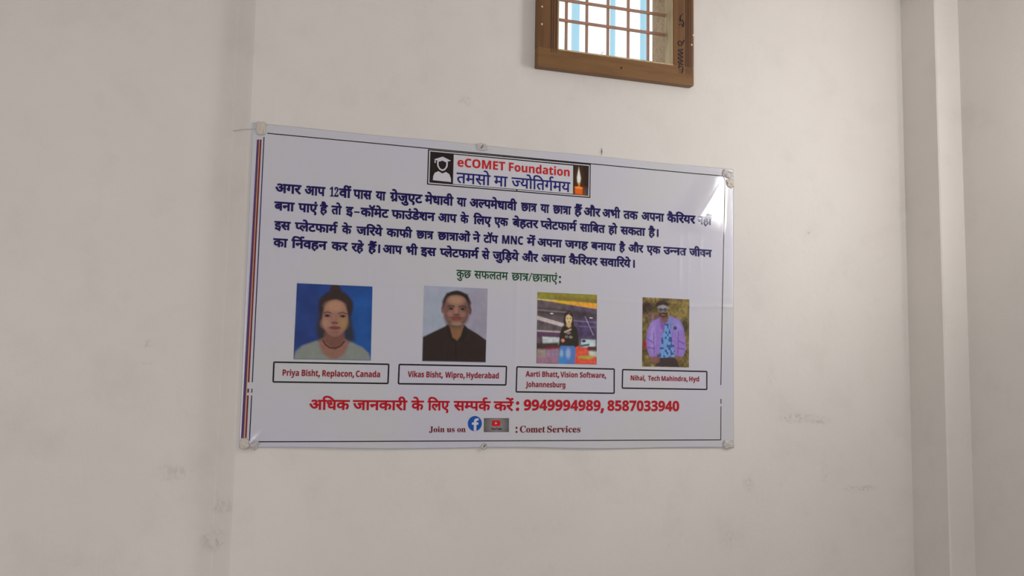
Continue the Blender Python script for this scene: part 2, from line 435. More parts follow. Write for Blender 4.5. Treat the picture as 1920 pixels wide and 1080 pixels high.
# upright storage creases: x, width, height, z from, z to
VCREASE = [(-0.430, .006, .0006, -.05, .13), (-0.354, .006, .0005, -.32, .06), (-0.20, .007, .0004, -.40, .40), (0.014, .006, .0008, -.36, .40),
           (0.060, .005, .0004, -.3, .25), (0.235, .007, .0006, -.40, .18), (0.415, .008, .0004, -.30, .30), (0.5645, .0060, .0007, .07, .255), (0.593, .005, .0007, .02, .24), (0.640, .006, .0004, .03, .22), (-0.62, .008, .0005, -.4, .4)]
HCREASE = [(0.020, .0045, .0004, -.75, .3), (-0.002, .0045, .0010, .25, .60), (-0.006, .0045, .0016, .58, .76), (0.030, .004, .0010, .655, .72), (-0.30, .005, .0004, -.76, .76)]
def relief(x, z):
    """how far the banner's face stands off the wall at banner coordinates x, z"""
    x = np.asarray(x, float); z = np.asarray(z, float)
    p = 0.0028 + 0.0007 * np.sin(5.1 * x + 1.3 + 2 * z) * np.cos(4.3 * z - 0.4) + 0.0004 * np.sin(17 * x + 6 * z)
    for i, (cx, s, a, z0, z1) in enumerate(VCREASE):
        xx = cx + 0.004 * smooth_noise(z, 100 + i, 14)
        env = 1 / (1 + np.exp(-(z - z0) / .02)) / (1 + np.exp(-(z1 - z) / .02)) * (0.7 + 0.5 * smooth_noise(z, 200 + i, 24))
        p = p + a * env * np.exp(-((x - xx) / s) ** 2)
    for i, (cz, s, a, x0, x1) in enumerate(HCREASE):
        zz = cz + 0.004 * smooth_noise(x, 300 + i, 14)
        env = 1 / (1 + np.exp(-(x - x0) / .02)) / (1 + np.exp(-(x1 - x) / .02)) * (0.7 + 0.5 * smooth_noise(x, 400 + i, 24))
        p = p + a * env * np.exp(-((z - zz) / s) ** 2)
    # gathered fold fanning down and left from the top right fixing: a facet that stands off most at the fixing
    ax, az = 0.7270, 0.420
    dx, dz = x - ax, az - z
    sl = dx * 0.82 + dz * 0.572                    # distance right of the left crease (runs down and left)
    sr = -dx - dz * 0.05                           # distance left of the right crease (runs straight down)
    sm = lambda t: t * t * (3 - 2 * t)
    wl = sm(np.clip(sl / 0.085 + 1.0, 0, 1)); wr = sm(np.clip(sr / 0.012 + 1.0, 0, 1)); wt = sm(np.clip(1.0 + dz / 0.022, 0, 1))
    wb = sm(np.clip((0.200 - dz) / 0.060, 0, 1))
    crest = 0.0007 * np.exp(-(sl / 0.004) ** 2) + 0.0005 * np.exp(-(sr / 0.003) ** 2)
    puck = 0.0005 * smooth_noise(40 * x + 9 * z, 51, 30, 80.0)
    p = p + wl * wr * wt * wb * (0.0006 + FOLD * np.clip(sr, 0, 0.11) + crest + puck)
    # gather at the lower left fixing
    bx, bz = -0.735, -0.435
    d2 = ((x - bx - 0.02) * 0.7 - (z - bz - 0.018) * 0.7)
    l2 = ((x - bx) * 0.7 + (z - bz) * 0.7)
    p = p + 0.0022 * np.exp(-(d2 / 0.006) ** 2) * np.exp(-((l2 - 0.03) / 0.03) ** 2)
    # lower edge bellies out slightly between fixings
    p = p + 0.0035 * np.exp(-(z + 0.455) / 0.05) * (0.55 + 0.45 * np.sin(9.0 * x + 0.6)) * np.clip((0.72 - np.abs(x)) / 0.15, 0, 1)
    return np.maximum(p, 0.0012)
FOLD = 0.078

TL, TR, BR, BL = (-0.7635, 0.4500), (0.7600, 0.4505), (0.7545, -0.4550), (-0.7605, -0.4450)
def sheet():
    nu, nv = 330, 200
    u = np.linspace(0, 1, nu + 1); v = np.linspace(0, 1, nv + 1)
    U, V = np.meshgrid(u, v)
    X = (1 - V) * ((1 - U) * TL[0] + U * TR[0]) + V * ((1 - U) * BL[0] + U * BR[0])
    Z = (1 - V) * ((1 - U) * TL[1] + U * TR[1]) + V * ((1 - U) * BL[1] + U * BR[1])
    Z = Z + np.where(V > 0.9, (V - 0.9) * 10, 0) * 0.0022 * np.sin(U * 15.0 + 0.4) + np.where(V < 0.1, (0.1 - V) * 10, 0) * 0.0010 * np.sin(U * 21.0)
    P = relief(X, Z)
    n = (nu + 1) * (nv + 1)
    front = np.c_[X.ravel(), -P.ravel(), Z.ravel()]
    back = np.c_[X.ravel(), -(P.ravel() - 0.0006), Z.ravel()]
    idx = np.arange(n).reshape(nv + 1, nu + 1)
    a, b, c, d = idx[:-1, :-1].ravel(), idx[1:, :-1].ravel(), idx[1:, 1:].ravel(), idx[:-1, 1:].ravel()
    F = np.c_[a, b, c, d].tolist(); F += (np.c_[a, d, c, b] + n).tolist()
    ring = list(idx[0, :]) + list(idx[1:, -1]) + list(idx[-1, -2::-1]) + list(idx[-2:0:-1, 0])
    for i in range(len(ring)):
        p, q = int(ring[i]), int(ring[(i + 1) % len(ring)])
        F.append((p, q, q + n, p + n))
    return mesh_obj('sheet', np.r_[front, back], F, M_VINYL, banner, True)
sheet()

EPS = 0.0004
def on_banner(xz, lift=1.0):
    xz = np.asarray(xz, float)
    return np.c_[xz[:, 0], -(relief(xz[:, 0], xz[:, 1]) + EPS * lift), xz[:, 1]]

def print_mesh(name, xz, faces, mat, parent=banner, lift=1.0):
    V = on_banner(xz, lift)
    fs = []
    for f in faces:                      # wind every face towards the room
        a, b, c = (xz[f[0]], xz[f[1]], xz[f[2]])
        cr = (b[0] - a[0]) * (c[1] - a[1]) - (b[1] - a[1]) * (c[0] - a[0])
        fs.append(f if cr > 0 else f[::-1])
    return mesh_obj(name, V, fs, mat, parent)

def strip(pts, w, step=0.01, wj=0.0):
    """ribbon of width w along a polyline, cut fine enough to lie on the creases"""
    P = []
    for (x0, z0), (x1, z1) in zip(pts, pts[1:]):
        n = max(1, int(math.hypot(x1 - x0, z1 - z0) / step))
        for k in range(n): P.append((x0 + (x1 - x0) * k / n, z0 + (z1 - z0) * k / n))
    P.append(pts[-1]); P = np.array(P)
    T = np.gradient(P, axis=0) if len(P) > 2 else np.repeat([P[1] - P[0]], len(P), 0)
    T = T / np.linalg.norm(T, axis=1)[:, None]
    N = np.c_[-T[:, 1], T[:, 0]]
    A, B = P + N * w / 2, P - N * w / 2
    n = len(P)
    xz = np.r_[A, B].tolist()
    return xz, [(i, i + 1, n + i + 1, n + i) for i in range(n - 1)]

def merge(parts):
    V, F = [], []
    for xz, fs in parts:
        o = len(V); V += [tuple(p) for p in xz]; F += [tuple(i + o for i in f) for f in fs]
    return V, F

def quad_grid(q, nx, nz):
    """q: TL, TR, BR, BL"""
    U, V = np.meshgrid(np.linspace(0, 1, nx + 1), np.linspace(0, 1, nz + 1))
    q = np.array(q, float)
    XZ = ((1 - V)[..., None] * ((1 - U)[..., None] * q[0] + U[..., None] * q[1]) + V[..., None] * ((1 - U)[..., None] * q[3] + U[..., None] * q[2]))
    idx = np.arange((nx + 1) * (nz + 1)).reshape(nz + 1, nx + 1)
    F = np.c_[idx[:-1, :-1].ravel(), idx[1:, :-1].ravel(), idx[1:, 1:].ravel(), idx[:-1, 1:].ravel()]
    return XZ.reshape(-1, 2), F.tolist()

def poly_fill(loops):
    pts = [p for l in loops for p in l]
    tris = tessellate_polygon([[Vector((p[0], p[1], 0)) for p in l] for l in loops])
    return pts, [tuple(t) for t in tris]

def disc(cx, cz, rx, rz, n=28):
    return [(cx + rx * math.cos(2 * PI * k / n), cz + rz * math.sin(2 * PI * k / n)) for k in range(n)]

# border rules
def rule(name, segs, w, mat, lift=1.0):
    V, F = merge([strip(s, w) for s in segs]); return print_mesh(name, V, F, mat, banner, lift)
def left_rule(xt, xb, zt, zb, gaps):
    f = lambda z: xt + (xb - xt) * (zt - z) / (zt - zb)
    zs = [zt] + [g for gp in gaps for g in gp] + [zb]
    return [[(f(a), a), (f(b), b)] for a, b in zip(zs[::2], zs[1::2])]
GAPS = [(-.268, -.285), (-.296, -.303)]
rule('side_rule', left_rule(-.7465, -.7525, .404, -.419, []), .0065, I_PURPLE)['label'] = 'wide purple rule down the left edge'
rule('side_rule', left_rule(-.7430, -.7478, .404, -.419, []), .0018, I_AMBER, 1.4)['label'] = 'thin amber rule beside the purple one'
rule('side_rule', left_rule(-.7395, -.7435, .405, -.419, GAPS), .0042, I_CRIMSONDK, 1.2)['label'] = 'dark crimson rule down the left edge'
rule('side_rule', left_rule(-.7312, -.7335, .413, -.4244, GAPS), .0026, I_NAVY)['label'] = 'thin navy rule down the left edge'
rule('border_rule', [[(-.723, .4245), (.7205, .4245), ]], .0028, I_BLACK)
rule('border_rule', [[(-.7136, -.4278), (.7072, -.4285)]], .0028, I_BLACK)
rule('border_rule', [[(.7205, .4245), (.7265, .412), (.7262, .385), (.7085, -.2555)], [(.7085, -.2996), (.7085, -.3148)], [(.7084, -.3233), (.7068, -.4285)]], .0026, I_BLACK)

# ------------------------------------------------------------------ lettering: glyph outlines and where each word stands
GLYPHS = {
 'd10': '470,218 *470,148 *379,80 312,80 *226,80 *92,208 29,356 100,382 *143,276 *243,153 305,153 *343,153 *391,188 391,227 *391,264 *350,322 318,347 *291,342 260,341 255,411 *323,413 *380,457 380,494 *380,530 *333,562 302,562 *265,562 *205,542 171,525 146,594 *172,608 *249,632 298,632 *376,632 *459,554 459,495 *459,417 392,375 *403,365 412,355 *450,350 486,350 *518,350 *568,356 594,363 594,551 521,551 521,622 1038,622 1038,551 934,551 934,0 853,0 853,551 675,551 675,0 594,0 594,290 *570,284 *524,279 498,279 *481,279 455,282 *470,252',
 'd104': '194,622 275,622 275,0 194,0',
 'd11': '271,222 *242,222 *184,208 161,197 *114,225 *50,301 50,352 *50,380 *70,420 87,433 *110,450 *172,465 221,465 314,465 314,551 0,551 0,622 505,622 505,551 395,551 395,394 211,394 *180,394 *154,388 145,381 *130,369 130,347 *130,323 *158,290 174,277 *220,294 275,294 *349,294 *447,219 447,154 *447,89 *364,14 289,4 *318,-8 *381,-30 415,-40 382,-110 *325,-84 *221,-27 176,1 *117,4 *48,33 48,65 *48,87 *75,116 101,116 *121,116 *164,95 194,70 *208,68 219,68 *289,68 *366,109 366,153 *366,186 *317,222',
 'd13': '0,622 563,622 563,551 453,551 *485,512 485,464 *485,374 406,328 *442,296 *499,211 499,152 *499,102 *454,34 *376,0 328,0 *271,0 *168,61 *73,199 29,313 100,338 *128,260 *195,141 *274,74 320,74 *361,74 *414,111 414,160 *414,201 *369,270 329,301 *299,295 264,294 259,364 *333,366 *404,414 404,463 *404,493 *374,538 351,551 0,551',
 'd181': '-190,615 *-211,650 *-240,726 -240,762 *-240,829 *-151,896 -85,896 *-53,896 *1,883 21,872 -1,806 *-18,815 *-56,827 -78,827 *-118,827 *-160,782 -160,747 *-160,714 *-133,651 -108,615',
 'd19': '568,551 474,551 474,380 *474,329 *459,269 441,246 *404,198 323,192 307,266 *329,270 *360,281 370,292 *382,304 *393,339 393,380 393,551 160,551 160,353 *160,307 *166,249 *186,211 *226,180 260,160 370,98 *433,62 *486,-3 486,-53 *486,-93 *453,-164 439,-184 367,-142 *380,-122 *403,-77 403,-55 *403,-36 *387,-7 *339,28 290,56 203,106 *164,129 *109,178 95,212 *79,248 79,316 79,551 0,551 0,622 568,622',
 'd190': '0,622 587,622 587,551 0,551|572,370 435,370 *394,370 378,373 *414,343 *458,263 458,218 *458,172 *417,110 *350,80 310,80 *257,80 *161,141 *73,282 31,401 102,426 *148,292 *248,153 306,153 *338,153 *379,187 379,227 *379,271 *318,349 273,377 302,441 572,441',
 'd202': '0,622 373,622 373,551 0,551|204,298 204,244 *204,216 *176,188 153,188 *129,188 *75,230 *37,290 37,318 *37,341 *64,369 98,369 385,369 385,298',
 'd203': '160,551 160,369 *160,328 *166,280 *179,251 190,240 *213,217 263,217 *304,217 *375,257 400,282 436,214 *396,186 *313,146 254,146 *214,146 *149,173 128,194 *103,221 *79,294 79,358 79,551 0,551 0,622 322,622 322,551',
 'd210': '0,622 515,622 515,551 0,551|537,349 *517,356 494,356 *470,356 *420,332 *374,269 356,208 279,232 *291,278 311,313 *288,331 *239,353 209,353 *169,353 *126,307 126,271 *126,233 *169,164 *251,89 309,40 255,-12 *197,38 *101,129 *45,222 45,275 *45,328 *94,395 *167,426 204,426 *248,426 *321,397 354,370 *413,426 500,426 *514,426 *545,422 556,417',
 'd23': '470,218 *470,148 *379,80 312,80 *226,80 *92,208 29,356 100,382 *143,276 *243,153 305,153 *343,153 *391,188 391,227 *391,264 *350,322 318,347 *291,342 260,341 255,411 *323,413 *380,457 380,494 *380,530 *333,562 302,562 *265,562 *205,542 171,525 146,594 *172,608 *249,632 298,632 *376,632 *459,554 459,495 *459,417 392,375 *403,365 412,355 *450,350 486,350 *518,350 *568,356 594,363 594,551 521,551 521,622 1038,622 1038,551 934,551 934,0 853,0 853,551 675,551 675,0 594,0 594,290 *570,284 *524,279 498,279 *481,279 455,282 *470,252|854,615 *833,694 *792,785 *742,823 708,823 *686,823 *652,814 638,809 614,882 *653,896 705,896 *759,896 *838,845 *901,722 929,615',
 'd24': '470,218 *470,148 *379,80 312,80 *226,80 *92,208 29,356 100,382 *143,276 *243,153 305,153 *343,153 *391,188 391,227 *391,264 *350,322 318,347 *291,342 260,341 255,411 *323,413 *380,457 380,494 *380,530 *333,562 302,562 *265,562 *205,542 171,525 146,594 *172,608 *249,632 298,632 *376,632 *459,554 459,495 *459,417 392,375 *403,365 412,355 *450,350 486,350 *518,350 *568,356 594,363 594,551 521,551 521,622 1038,622 1038,551 934,551 934,0 853,0 853,551 675,551 675,0 594,0 594,290 *570,284 *524,279 498,279 *481,279 455,282 *470,252|844,615 *817,655 *772,692 *729,703 703,703 *683,703 *641,691 621,682 595,751 *618,761 *668,773 697,773 *742,773 *812,730 836,692 840,694 *820,746 *782,803 *738,827 707,827 *683,827 *651,819 637,813 614,882 *653,896 705,896 *759,896 *838,845 *901,722 929,615',
 'd25': '777,551 452,551 452,349 *500,399 569,399 *634,399 *716,316 716,239 *716,193 *686,89 651,39 579,80 *604,112 *636,196 636,237 *636,284 *597,330 562,330 *508,330 452,258 452,0 371,0 371,174 *347,154 *276,118 226,118 *179,118 *96,156 *46,233 46,290 *46,370 *156,464 244,464 *267,464 *324,457 339,454 333,381 *317,385 *268,391 249,391 *191,391 *127,339 127,292 *127,239 *188,188 228,188 *272,188 *341,230 371,260 371,551 0,551 0,622 777,622',
 'd256': '172,-24 125,43 393,205 393,551 208,551 208,234 *208,208 *183,178 160,178 *134,178 *79,220 *41,280 41,308 *41,331 *68,359 102,359 127,359 127,551 0,551 0,622 578,622 578,551 474,551 474,0 393,0 393,122',
 'd269': '127,65 80,132 326,281 *284,335 *223,380 181,380 *153,380 *96,364 55,343 27,417 *61,433 *135,456 179,456 *219,456 *283,431 *345,374 382,326 382,551 0,551 0,622 566,622 566,551 463,551 463,0 382,0 382,234',
 'd27': '208,551 208,234 *208,208 *183,178 160,178 *134,178 *79,220 *41,280 41,308 *41,331 *68,359 102,359 127,359 127,551 0,551 0,622 578,622 578,551 474,551 474,0 393,0 393,551',
 'd31': '296,70 *373,70 *499,133 *574,241 574,310 *574,357 *528,419 487,419 *453,419 *424,383 424,358 *424,326 *477,275 535,261 502,198 *421,221 *347,304 347,356 *347,404 *402,472 455,481 455,551 0,551 0,622 715,622 715,551 535,551 535,477 *586,464 *653,380 653,308 *653,250 *603,140 *510,52 *378,0 296,0 *199,0 *101,83 101,147 *101,168 *116,213 132,231 *90,251 *43,316 43,359 *43,419 *133,483 206,483 *223,483 *275,478 288,473 282,404 *268,408 *233,415 212,415 *124,415 124,350 *124,321 *168,289 202,281 *231,290 266,290 *277,290 *301,288 308,287 302,217 *296,218 *281,218 276,218 *182,218 182,148 *182,108 *244,70',
 'd32': '653,551 653,0 572,0 572,370 435,370 *394,370 378,373 *414,343 *458,263 458,218 *458,172 *417,110 *350,80 310,80 *257,80 *161,141 *73,282 31,401 102,426 *148,292 *248,153 306,153 *338,153 *379,187 379,227 *379,271 *318,349 273,377 302,441 572,441 572,551 0,551 0,622 757,622 757,551',
 'd35': '519,551 371,551 371,349 316,349 *268,349 *204,333 181,318 *126,280 126,215 *126,167 *170,104 *241,74 283,74 *337,74 *413,99 455,121 482,47 *438,27 *339,0 286,0 *217,0 *108,52 *46,150 46,220 *46,285 *114,374 *225,420 288,420 290,420 290,551 0,551 0,622 519,622',
 'd37': '358,222 *329,222 *271,208 248,197 *201,225 *137,301 137,352 *137,380 *157,420 174,433 *197,450 *259,465 308,465 401,465 401,551 0,551 0,622 592,622 592,551 482,551 482,394 298,394 *267,394 *241,388 232,381 *217,369 217,347 *217,323 *245,290 261,277 *307,294 362,294 *436,294 *534,219 534,154 *534,87 *436,0 337,0 *239,0 *84,88 25,158 86,207 *143,139 *262,74 337,74 *453,74 453,152 *453,187 *404,222',
 'd40': '481,551 481,0 400,0 400,328 291,328 *230,328 *169,316 150,299 *126,280 126,237 *126,188 *200,97 271,40 217,-12 *171,28 *92,108 *45,194 45,242 *45,277 *72,333 93,351 *122,376 *204,399 272,399 400,399 400,551 0,551 0,622 584,622 584,551',
 'd43': '630,551 526,551 526,0 445,0 445,150 *414,130 *341,103 283,103 *206,103 *111,184 111,251 *111,278 *129,328 148,348 *101,366 *42,437 42,493 *42,553 *124,632 187,632 *240,632 *311,576 311,531 *311,484 271,443 210,482 *221,492 *230,515 230,526 *230,541 *210,568 184,568 *156,568 *116,524 116,489 *116,457 *147,418 *196,400 223,397 *253,405 288,405 *299,405 *326,403 333,402 326,332 *320,333 *303,333 298,333 *248,333 *191,292 191,254 *191,213 *248,173 292,173 *345,173 *419,216 445,245 445,551 383,551 383,622 630,622',
 'd44': '0,622 569,622 569,551 466,551 466,0 385,0 385,298 204,298 204,244 *204,216 *176,188 153,188 *129,188 *75,230 *37,290 37,318 *37,341 *64,369 98,369 385,369 385,551 0,551',
 'd440': '-185,615 *-202,650 *-220,714 -220,748 *-220,813 *-136,896 -61,896 *-1,896 *79,839 *137,718 163,622 273,622 273,551 170,551 170,0 89,0 89,551 0,551 0,622 87,622 *59,726 *-2,825 -57,825 *-97,825 *-139,776 -139,733 *-139,699 *-119,644 -105,615|152,816 *152,840 *185,874 207,874 *230,874 *262,840 262,816 *262,792 *230,758 207,758 *185,758 *152,792',
 'd449': '-169,615 *-190,694 *-231,785 *-281,823 -315,823 *-337,823 *-371,814 -385,809 -409,882 *-370,896 -318,896 *-264,896 *-185,845 *-122,722 -94,615|-113,821 *-113,845 *-80,879 -58,879 *-35,879 *-2,845 -2,821 *-2,797 *-35,763 -58,763 *-80,763 *-113,797',
 'd452': '-179,615 *-206,655 *-251,692 *-294,703 -320,703 *-340,703 *-382,691 -402,682 -428,751 *-405,761 *-355,773 -326,773 *-281,773 *-211,730 -187,692 -183,694 *-203,746 *-241,803 *-285,827 -316,827 *-340,827 *-372,819 -386,813 -409,882 *-370,896 -318,896 *-264,896 *-185,845 *-122,722 -94,615|-113,816 *-113,840 *-80,874 -58,874 *-35,874 *-2,840 -2,816 *-2,792 *-35,758 -58,758 *-80,758 *-113,792',
 'd46': '479,551 479,0 398,0 398,191 *369,172 *301,146 254,146 *214,146 *149,173 128,194 *103,221 *79,294 79,358 79,551 0,551 0,622 583,622 583,551|398,551 160,551 160,369 *160,328 *166,280 *179,251 190,240 *213,217 263,217 *303,217 *373,255 398,280',
 'd47': '460,551 460,349 *485,373 *543,399 578,399 *643,399 *725,316 725,239 *725,193 *695,89 660,39 588,80 *613,112 *645,196 645,237 *645,284 *605,330 570,330 *517,330 460,257 460,0 379,0 379,193 *355,174 *291,146 248,146 *208,146 *144,175 125,197 *100,226 *79,297 79,354 79,551 0,551 0,622 786,622 786,551|160,551 160,360 *160,305 *172,257 188,240 *208,217 248,217 *289,217 *353,251 379,278 379,551',
 'd48': '585,551 482,551 482,0 401,0 401,165 *374,147 *297,118 241,118 *185,118 *96,160 *46,235 46,286 *46,372 *167,464 265,464 *279,464 *319,461 *358,457 369,454 363,385 *343,389 *293,395 268,395 *248,395 230,392 365,224 *384,238 401,256 401,551 0,551 0,622 585,622|127,287 *127,235 *194,184 242,184 *260,184 *293,190 308,195 168,370 *127,342',
 'd49': '174,632 *211,632 *269,611 291,586 *309,567 *332,499 332,437 332,321 533,321 533,551 402,551 402,622 717,622 717,551 614,551 614,0 533,0 533,250 332,250 332,213 *332,180 *303,151 283,151 *264,151 *222,176 *186,215 *164,259 164,278 *164,296 *191,321 224,321 253,321 253,426 *253,473 *243,523 232,538 *212,568 169,568 *142,568 *114,542 114,521 *114,493 *161,463 218,460 210,389 *135,395 *46,456 46,520 *46,579 *122,632',
 'd50': '509,551 509,0 428,0 428,250 207,250 207,213 *207,180 *178,151 159,151 *140,151 *98,176 *62,215 *39,259 39,278 *39,296 *66,321 100,321 126,321 126,551 0,551 0,622 612,622 612,551|428,551 207,551 207,321 428,321',
 'd51': '595,622 595,551 491,551 491,0 410,0 410,179 *382,161 *304,132 253,132 *163,132 *52,253 38,353 *100,366 *160,413 160,457 *160,485 *137,533 123,551 0,551 0,622|129,301 *149,252 *210,203 259,203 *309,203 *383,245 410,274 410,551 211,551 *240,499 240,445 *240,337',
 'd52': '395,42 341,-12 *282,37 *178,137 *98,225 75,256 *53,287 *40,323 40,340 *40,359 *70,393 104,393 *129,393 *166,370 181,349 *220,369 *256,429 256,468 *256,491 *246,536 239,551 0,551 0,622 424,622 424,551 320,551 *336,516 336,458 *336,403 *292,327 *216,274 167,254 *212,202 *331,91',
 'd54': '0,551 0,622 693,622 693,551 589,551 589,0 508,0 508,355 *502,356 494,356 *470,356 *420,332 *374,269 356,208 279,232 *291,278 311,313 *287,331 *239,353 209,353 *169,353 *126,307 126,271 *126,233 *169,164 *251,89 309,40 255,-12 *197,38 *101,129 *45,222 45,275 *45,328 *94,395 *168,426 204,426 *248,426 *321,397 354,370 *412,426 499,426 *504,426 508,426 508,551',
 'd549': '826,551 826,0 745,0 745,191 *716,172 *648,146 601,146 *561,146 *496,173 475,194 *451,219 440,250 207,250 207,213 *207,180 *178,151 159,151 *140,151 *98,176 *62,215 *39,259 39,278 *39,296 *66,321 100,321 126,321 126,551 0,551 0,622 930,622 930,551|207,321 427,321 *426,338 426,358 426,551 207,551|745,551 507,551 507,369 *507,328 *513,280 *526,251 537,240 *560,217 610,217 *650,217 *720,255 745,280',
 'd57': '571,551 467,551 467,0 387,0 387,165 *361,147 *286,118 233,118 *179,118 *95,160 *46,235 46,286 *46,372 *161,464 255,464 *268,464 *307,461 *344,457 354,454 349,381 *330,385 *282,391 259,391 *197,391 *127,337 127,287 *127,236 *190,188 235,188 *287,188 *362,233 387,260 387,551 0,551 0,622 571,622',
 'd58': '122,189 *87,189 *40,224 40,255 *40,284 *76,314 104,314 *122,314 *161,299 191,276 *241,292 *305,378 305,443 *305,499 *246,566 199,566 *168,566 *138,539 138,516 *138,501 *157,466 *214,442 270,440 253,370 *159,376 *66,459 66,517 *66,568 *137,632 204,632 *251,632 *333,589 *384,504 384,440 *384,371 *315,254 254,221 *299,182 *383,87 414,43 350,-1 *299,71 *216,164 179,194 *152,189|591,551 591,0 510,0 510,551 421,551 421,622 695,622 695,551',
 'd6': '-185,772 *-185,796 *-152,830 -130,830 *-107,830 *-75,796 -75,772 *-75,748 *-107,714 -130,714 *-152,714 *-185,748',
 'd60': '587,551 587,0 506,0 506,266 *477,257 *419,251 380,251 *338,251 *245,266 212,277 *192,264 167,253 *208,201 *319,91 380,42 326,-12 *270,37 *171,137 *95,225 73,256 *51,287 *40,323 40,340 *40,359 *70,393 104,393 *129,393 *166,370 181,350 *202,369 *217,428 217,458 *217,488 *208,536 201,551 0,551 0,622 691,622 691,551|369,322 *408,322 *472,330 506,339 506,551 281,551 *288,534 *298,488 298,458 *298,416 *279,354 262,333 *314,322',
 'd61': '321,69 *357,80 *403,116 403,148 *403,186 *345,229 280,229 *211,229 *138,172 138,124 *138,93 *161,35 *232,-36 302,-89 248,-142 *157,-71 *58,53 58,130 *58,168 *89,227 115,248 *96,266 *69,318 69,352 *69,380 *89,420 106,433 *129,450 *188,465 229,465 361,465 361,551 0,551 0,622 546,622 546,551 442,551 442,394 230,394 *199,394 *173,388 164,381 *149,369 149,347 *149,327 *169,296 183,284 *230,300 284,300 *353,300 *440,258 *481,191 481,153 *481,95 *413,19 348,2',
 'd66': '170,551 170,0 89,0 89,551 0,551 0,622 273,622 273,551',
 'd67': '89,551 0,551 0,622 80,622 *68,644 *53,694 53,724 *53,802 *169,896 266,896 *407,896 *625,743 704,615 620,615 *467,824 283,824 *213,824 *134,765 134,714 *134,684 *153,639 165,622 273,622 273,551 170,551 170,0 89,0',
 'd68': '-185,615 *-202,650 *-220,714 -220,748 *-220,813 *-136,896 -61,896 *-1,896 *79,839 *137,718 163,622 273,622 273,551 170,551 170,0 89,0 89,551 0,551 0,622 87,622 *59,726 *-2,825 -57,825 *-97,825 *-139,776 -139,733 *-139,699 *-119,644 -105,615',
 'd69': '-248,-12 *-194,11 -136,11 *-61,11 *22,-66 22,-129 *22,-190 *-71,-268 -157,-268 *-254,-268 *-395,-176 -455,-100 -394,-57 *-355,-105 *-285,-167 *-206,-196 -157,-196 *-51,-196 -51,-122 *-51,-89 *-100,-57 -131,-57 *-158,-57 *-201,-68 -222,-79',
 'd75': '-169,615 *-190,694 *-231,785 *-281,823 -315,823 *-337,823 *-371,814 -385,809 -409,882 *-370,896 -318,896 *-264,896 *-185,845 *-122,722 -94,615',
 'd76': '-179,615 *-206,655 *-251,692 *-294,703 -320,703 *-340,703 *-382,691 -402,682 -428,751 *-405,761 *-355,773 -326,773 *-281,773 *-211,730 -187,692 -183,694 *-203,746 *-241,803 *-285,827 -316,827 *-340,827 *-372,819 -386,813 -409,882 *-370,896 -318,896 *-264,896 *-185,845 *-122,722 -94,615',
 'd77': '170,551 170,0 89,0 89,551 0,551 0,622 273,622 273,551|298,863 *275,763 *168,680 91,680 *19,680 *-89,769 -123,863 -52,887 *-26,817 *41,749 94,749 *151,749 *206,822 222,889',
 'd79': '170,551 170,0 89,0 89,551 0,551 0,622 273,622 273,551|90,615 *69,694 *28,785 *-22,823 -56,823 *-78,823 *-112,814 -126,809 -150,882 *-111,896 -59,896 *-5,896 *74,845 *137,722 165,615',
 'd9': '470,218 *470,148 *379,80 312,80 *226,80 *92,208 29,356 100,382 *143,276 *243,153 305,153 *343,153 *391,188 391,227 *391,264 *350,322 318,347 *291,342 260,341 255,411 *323,413 *380,457 380,494 *380,530 *333,562 302,562 *265,562 *205,542 171,525 146,594 *172,608 *249,632 298,632 *376,632 *459,554 459,495 *459,417 392,375 *403,365 412,355 *450,350 486,350 *518,350 *568,356 594,363 594,551 521,551 521,622 779,622 779,551 675,551 675,0 594,0 594,290 *570,284 *524,279 498,279 *481,279 455,282 *470,252',
 'd96': '358,222 *329,222 *271,208 248,197 *201,225 *137,301 137,352 *137,380 *157,420 174,433 *197,450 *259,465 308,465 401,465 401,551 0,551 0,622 592,622 592,551 482,551 482,394 298,394 *267,394 *241,388 232,381 *217,369 217,347 *217,323 *245,290 261,277 *307,294 362,294 *436,294 *534,219 534,154 *534,87 *436,0 337,0 *239,0 *84,88 25,158 86,207 *143,139 *262,74 337,74 *453,74 453,152 *453,187 *404,222|257,-134 *257,-110 *290,-76 312,-76 *335,-76 *367,-110 367,-134 *367,-159 *335,-192 312,-192 *290,-192 *257,-159',
 'm1120': '27,0 27,24 *56,25 *78,51 78,83 78,377 *78,408 *58,437 28,438 28,462 218,462 218,394 *275,474 353,474 *455,474 477,389 *535,474 622,474 *750,474 750,315 750,83 *750,52 *769,25 798,24 798,0 562,0 562,24 *590,25 *610,53 610,83 610,323 *610,364 *592,404 562,404 *518,404 483,353 483,83 *483,53 *502,25 530,24 530,0 297,0 297,24 *325,25 *345,53 345,83 345,323 *345,363 *327,404 297,404 *250,404 218,350 218,83 *218,53 *236,26 264,24 264,0',
 'm1204': '27,0 27,24 *56,25 *78,51 78,83 78,377 *78,408 *58,437 28,438 28,462 220,462 220,398 *275,474 362,474 *492,474 492,315 492,83 *492,52 *512,25 541,24 541,0 301,0 301,24 308,24 *350,24 350,83 350,323 *350,364 *332,404 302,404 *255,404 220,350 220,83 *220,52 *239,25 268,24 268,0',
 'm1280': '251,-15 *185,-15 *84,49 *28,160 28,229 *28,300 *84,411 *185,474 250,474 *315,474 *415,412 *472,302 472,229 *472,157 *415,47 *316,-15|251,17 *293,17 311,58 *320,78 *327,164 327,229 *327,361 309,403 *291,445 251,445 *207,445 191,403 *174,360 174,230 *174,165 *182,78 191,58 *209,17',
 'm1398': '27,0 27,24 *57,26 *78,50 78,83 78,375 *78,413 *60,436 30,437 31,462 217,462 217,375 *243,423 *314,474 347,474 *389,474 *431,431 431,396 *431,367 *397,331 369,331 *343,331 *318,356 308,372 *298,387 281,387 *260,387 *222,332 222,286 222,83 *222,49 *251,26 294,24 294,0',
